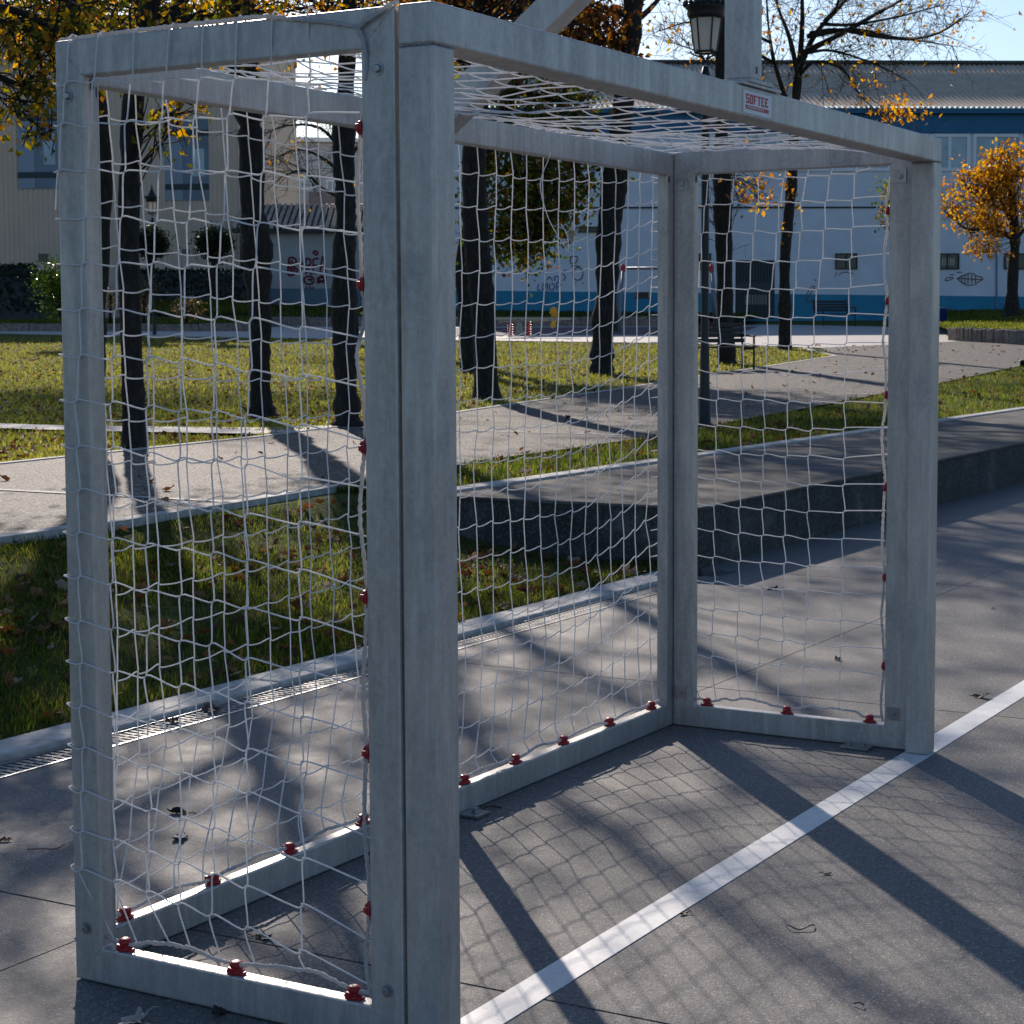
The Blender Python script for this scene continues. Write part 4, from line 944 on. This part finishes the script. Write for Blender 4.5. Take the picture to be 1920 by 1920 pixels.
def turf_on(name, fr, bk, n, label, mat=GRASS, h=.10, wd=.03):
    s_, t_ = rng.random(n)[:, None], rng.random(n)[:, None]
    P = (np.array(fr[0])*(1-s_)+np.array(fr[1])*s_)*(1-t_)+(np.array(bk[0])*(1-s_)+np.array(bk[1])*s_)*t_
    return blades(name, P[:, 0], P[:, 1], P[:, 2], h, wd, mat, label)
# right planter in front of the school
a1 = at(1777, 640, 53.0); b1 = at(1925, 640, 49.0)
rough_wall('planter_wall', 'rough brown stone kerb of the sunlit planter at the right', (1777, 1912), (53.0, 49.3), .37)
rough_wall('planter_wall', 'shaded end of the stone planter at the far right edge', (1913, 1990), (49.3, 52.5), .37)
fr = [at(1780, 619, 53.3), at(1960, 620, 49.8)]; bk = [at(1700, 585, 76), at(2010, 580, 76)]
mound('planter_bank', (fr, bk), 0); turf_on('grass', fr, [f_*.8+b_*.2 for f_, b_ in zip(fr, bk)], 5000, 'bright turf edge on top of the stone planter')
turf_on('grass', [f_*.8+b_*.2 for f_, b_ in zip(fr, bk)], bk, 9000, 'shaded turf bank in front of the blue base')
# planter walls along the plaza (left and centre)
rough_wall('retaining_wall', 'low dark stone wall behind the playground', (500, 1300), (71, 69), .36, seg=.9)
fr = [at(500, 594, 71.3), at(1420, 597, 69.5)]; bk = [at(480, 572, 80), at(1420, 588, 80.5)]
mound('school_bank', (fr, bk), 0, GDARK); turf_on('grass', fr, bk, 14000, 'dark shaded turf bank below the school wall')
rough_wall('retaining_wall', 'low dark wall under the sunlit terrace on the left', (-60, 480), (67, 65.5), .26, seg=1.2)
fr = [at(-60, 611, 67.3), at(480, 607, 65.8)]; bk = [at(-60, 603, 71), at(490, 594, 70)]
mound('terrace', (fr, bk), 0); turf_on('grass', fr, bk, 9000, 'sunlit lower turf terrace on the left')
f2 = [at(225, 600, 70), at(482, 600, 70)]
rough_wall('terrace_wall', 'upper low wall between two turf terraces on the left', (225, 480), (70.2, 70.2), .42, seg=.9)
fr = [at(225, 590.5, 70.4), at(480, 590, 70.4)]; bk = [at(225, 568, 79), at(472, 567, 79)]
mound('terrace', (fr, bk), 0); turf_on('grass', fr, bk, 12000, 'sunlit upper turf terrace before the dark hedge', h=.16, wd=.04)
# hedges
def hedge(label, P0, P1, h, depth, dens=900):
    P0, P1 = np.array(P0), np.array(P1); e = P1-P0; ln = np.linalg.norm(e[:2]); e_ = e/ln; nn = np.array([-e_[1], e_[0], 0]); nn = nn if nn[:2]@FH > 0 else -nn
    t = thing('hedge', (P0+P1)/2, label, 'hedge'); mb = MB()
    mb.obox(P0+nn*.12+np.array([0, 0, -.8]), e*.995, nn*(depth-.2), np.array([0, 0, h+.72])); mb.build('dark_core', DARK, t)  # solid dark box filling the hedge behind its leaves
    n = int(ln*(h+depth)*dens/10); s_ = rng.random(n); k = rng.random(n) < h/(h+depth)
    P = P0+e*s_[:, None]+np.where(k[:, None], nn*(.05+rng.normal(0, .05, n))[:, None]+np.array([0, 0, 1])*(rng.random(n)*h)[:, None], nn*(rng.random(n)*depth)[:, None]+np.array([0, 0, 1])*(h+rng.normal(0, .06, n))[:, None])
    V, F_ = leaf_quads(P, .16, up=False); me = mesh_np('foliage', V-WP[t.name], F_, L_DRK); o = bpy.data.objects.new('foliage', me); COL.objects.link(o); o.parent = t
hedge('clipped dark box hedge below the ribbed wall', at(262, 572, 79.5), at(478, 572, 79.5), 63*79.5/FPX, 1.2)
hedge('dark overgrown hedge at the left edge', at(-80, 588, 76), at(112, 588, 76), 1.55, 2)
hedge('dark ivy slope rising to the left edge', at(-110, 560, 79), at(60, 560, 79), 1.35, 1.5)
# --- ribbed industrial hall on the left
CLAD = simple('beige ribbed cladding', (.60, .455, .345), .7, 0, .08, .5)
H = Fac(200, 84, R(-4)); hal = thing('industrial_hall', H.P(0, 1.8), 'tall beige ribbed metal hall behind the trees on the left', 'building')
uA = H.uz(-260, 300)[0]; uB = H.uz(447, 300)[0]; zT = H.uz(200, 40)[1]; k = int((uB-uA)/.055); uu = np.linspace(uA, uB, k); dp = np.where(np.arange(k) % 4 < 2, 0., .045)
V = np.concatenate([np.stack([H.P(u, z_, d_) for u, d_ in zip(uu, dp)]) for z_ in (1.2, zT)]); j = np.arange(k-1)
mb = MB(); mb.add(V, np.stack([j, j+1, k+j+1, k+j], -1)); H.boxuz(mb, uA, uB, 1.2, zT-.01, -14, -.01); mb.build('cladding', CLAD, hal)
mb = MB(); H.boxuz(mb, uA, uB+.05, zT, zT+.25, -14, .1); mb.build('roof_edge', DARK, hal)
BLUEP = simple('blue grey panel', (.13, .17, .23), .4, 0, .2, .6); PAL = simple('pale blue grey panel', (.22, .27, .34), .4, 0, .1, .6); TEAL = simple('dark teal band', (.010, .026, .036), .5)
for x0, x1, y0, y1 in ((35, 112, 196, 354), (311, 392, 224, 376)):
    mb = MB(); H.boxpx(mb, x0, y0, x1, y1, .05, .07); pw = mb.build('window_bay', BLUEP, hal)
    mb = MB(); H.boxpx(mb, x0, y0+30, x0+(x1-x0)*.4, y1, .071, .09); mb.build('pale_panel', PAL, pw)
    for ya in (y0+20, y1-31): mb = MB(); H.boxpx(mb, x0, ya, x1, ya+11, .075, .11); mb.build('band', TEAL, pw)
    mb = MB(); H.boxpx(mb, x0+(x1-x0)*.62, y0+55, x0+(x1-x0)*.9, y1-45, .072, .085); mb.build('pane', GLASS, pw)
for x0, y0, x1, y1 in ((73, 476, 92, 490), (343, 467, 355, 479), (428, 473, 437, 482)): mb = MB(); H.boxpx(mb, x0, y0, x1, y1, .05, .08); mb.build('small_window', DGLASS, hal)
# --- small house with tiled roof and graffiti
HW = simple('grey rendered house wall', (.36, .37, .36), .9, 0, .1, 1.2); HB = simple('grey blue painted base', (.11, .17, .22), .9, 0, .1, 1)
K = Fac(560, 82, R(6)); hs = thing('small_house', K.P(0, 1.9), 'small white house with tiled roof and graffiti behind the trunks', 'house')
uA = K.uz(462, 500)[0]; uB = K.uz(800, 500)[0]; zt = K.uz(560, 436)[1]; zbd = K.uz(560, 541)[1]
mb = MB(); K.boxuz(mb, uA, uB, 1.2, zt, -6, 0); mb.build('wall', HW, hs)
mb = MB(); K.boxuz(mb, uA-.003, uB, 1.2, zbd, -.2, .015); mb.build('base_band', HB, hs)
uE0 = K.uz(436, 430)[0]; mb = MB(); K.boxuz(mb, uE0, uB, zt-.02, K.uz(560, 426)[1], -.2, .42); mb.build('eaves', DARK, hs)
zr0 = K.uz(560, 429)[1]; TILE = simple('pale clay tile', (.40, .35, .30), .85, 0, .3, 4)
mb = MB(); nt_ = int((uB-uE0)/.26)
for q in range(nt_):
    u = uE0+.1+q*.26; sh = 0
    for r_ in range(9):
        t0, t1 = r_/9, (r_+1)/9; lo = K.P(u+.1*r_*.35, zr0+t0*1.25+.05, .5-t0*4.2); hi = K.P(u+.1*(r_+1)*.35, zr0+t1*1.25, .5-t1*4.2-.06)
        mb.tube([lo, hi], [.10, .085], 7)
rf2 = mb.build('roof', TILE, hs, True)
mb = MB(); mb.add([K.P(uE0, zr0, .45), K.P(uB, zr0, .45), K.P(uB, zr0+1.25, -3.8), K.P(uE0+.3, zr0+1.25, -3.8)], [[0, 1, 2, 3]]); mb.build('tile_bed', simple('dark tile bed', (.05, .04, .035), .9), rf2)
brea = [[(542, 484), (540, 514), (552, 514), (558, 506), (550, 498), (556, 490), (550, 483), (541, 484)], [(544, 490), (549, 510)], [(547, 487), (553, 509)], [(542, 496), (546, 512)],
        [(562, 484), (566, 497), (571, 484)], [(566, 497), (564, 515)], [(574, 514), (574, 486), (582, 488), (581, 497), (575, 499), (584, 515)],
        [(587, 486), (587, 512)], [(587, 486), (597, 484)], [(587, 498), (595, 497)], [(586, 512), (598, 510)],
        [(600, 512), (605, 480), (611, 512)], [(602, 500), (609, 500)], [(586, 472), (593, 478), (596, 473), (588, 470)],
        [(570, 522), (577, 518), (586, 520), (588, 529), (580, 533), (572, 530), (570, 522)], [(577, 525), (583, 523), (583, 528)],
        [(594, 530), (603, 517), (610, 530), (594, 522), (612, 521), (596, 531)], [(575, 537), (575, 542)], [(580, 537), (583, 542)], [(587, 537), (587, 542)]]
scribble(K, 'graffiti', RD_, hs, brea, .04, .012)
# --- flats far behind
FL = simple('pale flats render', (.40, .43, .46), .9, 0, .06, .6); RB = simple('reddish shutters', (.26, .13, .10), .8); FG = simple('flats grey end wall', (.17, .165, .18), .9)
A_ = Fac(590, 118, R(12)); fl = thing('apartment_block', A_.P(0, 2), 'pale block of flats far behind the small house', 'building')
uA = A_.uz(470, 350)[0]; uB = A_.uz(800, 350)[0]; mb = MB(); A_.boxuz(mb, uA, uB, 1, A_.uz(590, 268)[1], -12, 0); mb.build('wall', FL, fl)
mb = MB(); A_.boxuz(mb, uA, uB, A_.uz(590, 270)[1]+.1, A_.uz(590, 262)[1]+.1, -12, .5); mb.build('cornice', FRAMEM, fl)
mb = MB(); A_.boxpx(mb, 580, 362, 640, 420, .0, .8); mb.build('end_wall', FG, fl)
for x0, y0, x1, y1, mt in ((507, 322, 534, 356, RB), (556, 328, 584, 354, GLASS), (612, 338, 634, 358, GLASS), (516, 396, 536, 412, GLASS), (555, 398, 580, 412, GLASS), (690, 320, 720, 350, GLASS), (740, 320, 770, 350, GLASS)):
    mb = MB(); A_.boxpx(mb, x0, y0, x1, y1, .0, .06); fr_ = mb.build('window', FRAMEM, fl); mb = MB(); A_.boxpx(mb, x0+2, y0+2, (x0+x1)/2-1, y1-2, .061, .08); A_.boxpx(mb, (x0+x1)/2+1, y0+2, x1-2, y1-2, .061, .08); mb.build('pane', mt, fr_)
# --- lamps
LG = add_trans(simple('frosted lamp glass', (.66, .64, .60), .35, 0, .08, 6), (.85, .8, .72), .5)
def street_lamp(px, f, basey, botpx, label, sc=1., parent_group='lamps'):
    b = at(px, basey, f); zt_ = at(px, botpx, f)[2]; x, y = b[0], b[1]; z0 = b[2]
    t = thing('street_lamp', b, label, 'lamp', parent_group); mb = MB()
    mb.lathe((x, y, z0-.05), (0, 0, 1), [(0, .10), (.10, .10), (.13, .07), (.45, .065), (.5, .055), (.9, .05), (1.0, .042), (zt_-z0-.5, .042), (zt_-z0-.45, .06), (zt_-z0-.36, .085), (zt_-z0-.22, .06), (zt_-z0-.1, .03)], 12); mb.build('pole', BLACK, t, True)
    h, r0, r1 = .36*sc, .115*sc, .165*sc; ang = YAW+.35
    def ringp(r, z): return [np.array([x+r*math.cos(ang+k*math.pi/3), y+r*math.sin(ang+k*math.pi/3), z]) for k in range(6)]
    mb = MB(); lo, hi = ringp(r0, zt_), ringp(r1, zt_+h); mb.add(lo+hi, [[k, (k+1) % 6, 6+(k+1) % 6, 6+k] for k in range(6)]); mb.build('glass', LG, t)
    mb = MB()
    for k in range(6): mb.tube([lo[k], hi[k]], .011, 5); mb.tube([lo[k], lo[(k+1) % 6]], .013, 5); mb.tube([hi[k], hi[(k+1) % 6]], .015, 5)
    for k in range(6):
        d_ = (lo[k]-np.array([x, y, zt_])); e_ = d_/np.linalg.norm(d_)
        mb.tube(catmull([np.array([x, y, zt_-.10]), np.array([x, y, zt_-.05])+e_*.05, lo[k]+e_*.02+np.array([0, 0, -.02]), lo[k]+e_*.05+np.array([0, 0, .015])], 3), .009, 4)
    mb.build('frame', BLACK, t)
    mb = MB(); z = zt_+h; mb.lathe((x, y, z), (0, 0, 1), [(0, r1*1.12), (.03, r1*1.22), (.085, r1*1.18), (.10, r1*1.34), (.125, r1*1.34), (.16, r1*1.05), (.25, r1*.7), (.33, r1*.38), (.36, r1*.42), (.40, r1*.2), (.5, .02), (.56, .004)], 12)
    for k in range(18):
        a = k*math.pi/9; c_ = np.array([x+r1*1.36*math.cos(a), y+r1*1.36*math.sin(a), z+.12]); mb.lathe(c_, (0, 0, 1), [(0, .018), (.03, .026), (.05, .012), (.07, .004)], 6)
    mb.build('cap', BLACK, t, True); return t
street_lamp(1321, 20.4, 806, 98, 'black ornate lantern on a post rising behind the crossbar')
street_lamp(290, 62, 640, 399, 'distant white lantern beside the left trunk', parent_group='lamps')
# --- playground
PG = simple('swing frame metal', (.18, .19, .21), .5, .3); YEL = simple('yellow play panel', (.55, .30, .01), .5); RDP = simple('red play panel', (.40, .01, .02), .45); GRY = simple('seesaw board', (.30, .28, .24), .6)
fs = 62; sw_ = thing('swing', at(1250, 625, fs), 'grey two post swing frame in the playground behind the rear corner', 'swing'); top = []
for x_ in (1168, 1334):
    tp = at(x_, 503, fs); mb = MB(); dv = np.append(FH, 0)*.7
    for s_ in (-1, 1): ft = at(x_+(-10 if x_ < 1200 else 10), 625, fs)+dv*s_; mb.tube([tp, ft], .05, 8)
    mb.build('leg', PG, sw_, True); top.append(tp); mb = MB(); mb.lathe(tp-np.array([0, 0, .12]), (0, 0, 1), [(0, .08), (.2, .075), (.26, .03)], 10); mb.build('cap', RDP, sw_)
mb = MB(); mb.tube(top, .045, 8); mb.build('top_bar', PG, sw_, True)
for x_ in (1201, 1290):
    p = at(x_, 506, fs); q = at(x_+3, 560, fs); mb = MB(); r_ = np.append(RH, 0)
    mb.tube([p-r_*.2, q-r_*.22], .008, 4); mb.tube([p+r_*.2, q+r_*.22], .008, 4); mb.build('chain', STEEL, sw_); mb = MB(); mb.obox(q-r_*.25-np.append(FH, 0)*.12, r_*.5, np.append(FH, 0)*.24, np.array([0, 0, .05])); mb.obox(q-r_*.25+np.append(FH, 0)*.12, r_*.5, np.append(FH, 0)*.04, np.array([0, 0, .22])); mb.build('seat', BLACK, sw_, bevel=.01)
fs = 57.5; ss = thing('seesaw', at(985, 631, fs), 'spring seesaw with yellow end panels behind the back net', 'seesaw'); r_ = np.append(RH, 0); d_ = np.append(FH, 0)
mb = MB(); p0 = at(872, 599.5, fs); p1 = at(1070, 599.5, fs); mb.obox(p0-d_*.12, p1-p0, d_*.24, np.array([0, 0, .06])); mb.obox(at(935, 604, fs)-d_*.05, at(1052, 602, fs)-at(935, 604, fs), d_*.1, np.array([0, 0, .05])); mb.build('board', GRY, ss, bevel=.01)
for x_ in (957, 991):
    c0 = at(x_, 631, fs); n_ = 70; th = np.linspace(0, 2*math.pi*6, n_); hh = at(x_, 604, fs)[2]-c0[2]
    mb = MB(); mb.tube(np.stack([c0[0]+.085*np.cos(th), c0[1]+.085*np.sin(th), c0[2]+hh*np.linspace(0, 1, n_)], 1), .019, 5); mb.build('spring', RDP, ss, True)
mb = MB(); c0 = at(974, 631, fs); mb.hexa([c0-r_*.16-d_*.1, c0+r_*.16-d_*.1, c0+r_*.16+d_*.1, c0-r_*.16+d_*.1, *[q+np.array([0, 0, .42]) for q in (c0-r_*.06-d_*.1, c0+r_*.06-d_*.1, c0+r_*.06+d_*.1, c0-r_*.06+d_*.1)]]); mb.build('stand', GRY, ss)
for x_ in (1039, 868):
    o_ = at(x_, 596, fs); prof = [(-.10, .30), (-.02, .34), (.06, .30), (.13, .16), (.09, .12), (.12, 0), (.09, -.10), (.05, -.14), (.04, -.26), (-.03, -.32), (-.11, -.29), (-.13, -.20), (-.06, -.1), (-.1, .02), (-.08, .1), (-.15, .14), (-.13, .22)]
    prof = [(a_*.95, b_*1.0) for a_, b_ in prof]; n_ = len(prof); V = [o_+r_*a_+np.array([0, 0, b_])-d_*.02 for a_, b_ in prof]+[o_+r_*a_+np.array([0, 0, b_])+d_*.02 for a_, b_ in prof]
    mb = MB(); mb.add(V, [[[k, (k+1) % n_, n_+(k+1) % n_, n_+k] for k in range(n_)], [list(range(n_))[::-1]], [list(range(n_, 2*n_))]]); fixn(mb.build('panel', YEL, ss))
# rubber playground floor
sheet('playground_floor', [tuple(at(u, 640, f_)[:2]) for u, f_ in ((860, 60), (1380, 59.5), (1420, 68), (820, 68))], T, simple('purple rubber floor', (.12, .07, .08), .9, 0, .2, 3), .018)
# red spring toy by the bench
fs = 58; tt = thing('spring_rider', at(1324, 632, fs), 'red spring rider peeking from behind the rear corner upright', 'play equipment'); o_ = at(1325, 611, fs)
prof = [(-.07, .17), (.02, .19), (.09, .14), (.10, .04), (.12, -.03), (.09, -.12), (.02, -.19), (-.05, -.15), (-.03, -.04), (-.08, .06)]; n_ = len(prof)
V = [o_+r_*a_+np.array([0, 0, b_])-d_*.03 for a_, b_ in prof]+[o_+r_*a_+np.array([0, 0, b_])+d_*.03 for a_, b_ in prof]
mb = MB(); mb.add(V, [[[k, (k+1) % n_, n_+(k+1) % n_, n_+k] for k in range(n_)], [list(range(n_))[::-1]], [list(range(n_, 2*n_))]]); fixn(mb.build('panel', RDP, tt))
c0 = at(1322, 634, fs); th = np.linspace(0, 2*math.pi*5, 60); mb = MB(); mb.tube(np.stack([c0[0]+.07*np.cos(th), c0[1]+.07*np.sin(th), np.linspace(c0[2], o_[2]-.1, 60)], 1), .016, 5); mb.build('spring', DARK, tt, True)
# --- benches
def bench(c, ang, label, width=1.5):
    t = thing('bench', c, label, 'bench', 'park benches'); ex = np.array([math.cos(ang), math.sin(ang), 0]); ey = np.array([-ex[1], ex[0], 0]); ez = np.array([0, 0, 1.]); c = np.array(c)
    mb = MB()
    for k in range(4): mb.obox(c-ex*width/2+ey*(-.22+k*.115)+ez*.42, ex*width, ey*.095, ez*.03)
    mb.build('seat', BLACK, t, bevel=.005); mb = MB()
    for k in range(4): mb.obox(c-ex*width/2+ey*(.25+k*.02)+ez*(.52+k*.10), ex*width, ey*.025, ez*.08)
    mb.build('backrest', BLACK, t, bevel=.005)
    for s_ in (-1, 1):
        mb = MB(); b_ = c+ex*s_*(width/2-.05)
        mb.tube([b_-ey*.22, b_-ey*.22+ez*.64], .022, 6); mb.tube([b_+ey*.24, b_+ey*.24+ez*.45, b_+ey*.33+ez*.92], .022, 6); mb.tube([b_-ey*.24+ez*.64, b_+ey*.27+ez*.66], .022, 6); mb.tube([b_-ey*.22+ez*.40, b_+ey*.24+ez*.40], .02, 6); mb.build('leg', BLACK, t)
    return t
c = G(1342, 694); bench(c, YAW-1.2, 'black bench with armrests on the grass beside a slim trunk')
c = at(1566, 612, 66); bench(c, YAW-math.pi/2+.5, 'dark bench in the shade against the blue wall base')
b_ = at(1763, 612, 60); t = thing('litter_bin', b_, 'dark blue bin just behind the far goal post', 'bin'); mb = MB(); mb.lathe(b_, (0, 0, 1), [(0, .17), (.05, .2), (.5, .22), (.52, .24), (.56, .24), (.6, .1)], 14); mb.build('body', simple('dark blue bin', (.01, .03, .14), .5), t, True)
b_ = at(1917, 693, 37); t = thing('bollard', b_, 'short dark post on the grass at the right edge', 'bollard'); mb = MB(); mb.lathe(b_, (0, 0, 1), [(-.05, .05), (.14, .05), (.145, .06), (.18, .055), (.19, .02)], 10); mb.build('body', BLACK, t, True)
# ------------------------------------------------------------------ single leaves and twigs on the court
def leaf_mesh(size, curl, seed):
    r = np.random.default_rng(seed); V, f3, f4 = lobed(size, curl*.8, r); V[:, 1] *= .8; V[:, 2] -= V[:, 2].min()-.0015
    st = MB(); st.add(V, [f3, f4]); st.tube([(-.42*size, 0, .004), (-.65*size, .04*size, .008), (-.8*size, .1*size, .004)], .0012, 4); return st
LC = {'brown': simple('curled brown leaf', (.075, .04, .03), .7, 0, .4, 40), 'pale': simple('bleached pale leaf', (.36, .31, .27), .7, 0, .25, 30), 'rust': simple('rust red leaf', (.20, .055, .02), .6, 0, .35, 30), 'black': simple('blackened leaf', (.025, .018, .016), .8, 0, .4, 40)}
def lone_leaf(px, py, size, col, curl, label, z=None):
    p = onplane(px, py, np.array([0, 0, z or 0.]), np.array([0, 0, 1.])) if z is None else z
    o = leaf_mesh(size, curl, int(px*7+py)).build('fallen_leaf', LC[col]); o.location = Vector(p); o.rotation_euler = (rng.normal()*.12, rng.normal()*.12, rng.random()*6.28); o.modifiers.new('t', 'SOLIDIFY').thickness = .0008
    return tag(o, label, 'leaf', 'fallen leaves on the court')
lone_leaf(335, 1525, .07, 'black', .8, 'dark rolled leaf on the court behind the near side net')
lone_leaf(338, 1572, .085, 'pale', .5, 'bleached jagged leaf on the court below the dark rolled leaf')
lone_leaf(5, 1578, .05, 'rust', .5, 'small reddish leaf at the left edge of the court')
lone_leaf(1838, 1308, .085, 'brown', .9, 'curled brown leaf with a long stalk touching the goal line beyond the far post')
lone_leaf(1572, 1238, .06, 'black', .8, 'small dark leaf on the court behind the far side net')
lone_leaf(1452, 1106, .08, 'black', .5, 'dark leaf on the court in front of the seat wall')
lone_leaf(252, 1915, .08, 'pale', .4, 'pale leaf at the bottom edge left of the near side frame')
lone_leaf(410, 1902, .06, 'black', .7, 'blackened leaf tucked under the near bottom rail')
lone_leaf(492, 1760, .055, 'brown', .9, 'crumpled reddish brown leaf cluster on the court inside the goal')
lone_leaf(395, 1332, .13, 'brown', .5, 'brown leaf lying on the drain grate')
lone_leaf(320, 1355, .08, 'brown', .6, 'smaller brown leaf on the drain grate behind the side net')
lone_leaf(1020, 1445, .03, 'black', .5, 'tiny dark leaf beside the back bottom rail')
lone_leaf(1550, 1640, .025, 'brown', .5, 'tiny brown leaf on the court right of the goal line')
lone_leaf(1283, 1715, .025, 'rust', .4, 'tiny rust leaf at the lower edge of the goal line')
lone_leaf(1862, 1142, .03, 'black', .5, 'small black leaf on the court beyond the far goal post')
def twig(pts, label, r=.0016):
    P = [onplane(x_, y_, np.zeros(3), np.array([0, 0, 1.]))+np.array([0, 0, .004+.006*(i % 2)]) for i, (x_, y_) in enumerate(pts)]
    mb = MB(); mb.tube(catmull(P, 4), r, 5); o = mb.build('twig', simple('dark twig', (.05, .03, .025), .8), origin=P[0]); return tag(o, label, 'twig', 'twigs on the court')
twig([(1472, 1735), (1480, 1743), (1500, 1746), (1520, 1742), (1527, 1738)], 'thin bent twig on the court at the lower right')
twig([(52, 1595), (80, 1598), (105, 1594), (122, 1589)], 'thin twig on the court left of the near rear upright')
twig([(1600, 1885), (1612, 1888), (1620, 1888)], 'short twig near the bottom right of the court')
twig([(895, 1525), (915, 1518), (940, 1516)], 'short dark twig against the back bottom rail', .0028)
# leaf caught in the back netting and a few lying on the roof net
o = leaf_mesh(.055, .9, 3).build('fallen_leaf', LC['pale']); o.location = Vector(at(1068, 444, 4.9)); o.rotation_euler = (1.3, .4, .8); tag(o, 'pale leaf dangling from the loose string in the back net', 'leaf', 'leaves caught in the net')
o = leaf_mesh(.085, .4, 5).build('fallen_leaf', LC['rust']); o.location = (2.18, .42, 2.055); o.rotation_euler = (.2, .1, 1); tag(o, 'rusty leaf lying on the roof netting', 'leaf', 'leaves caught in the net')
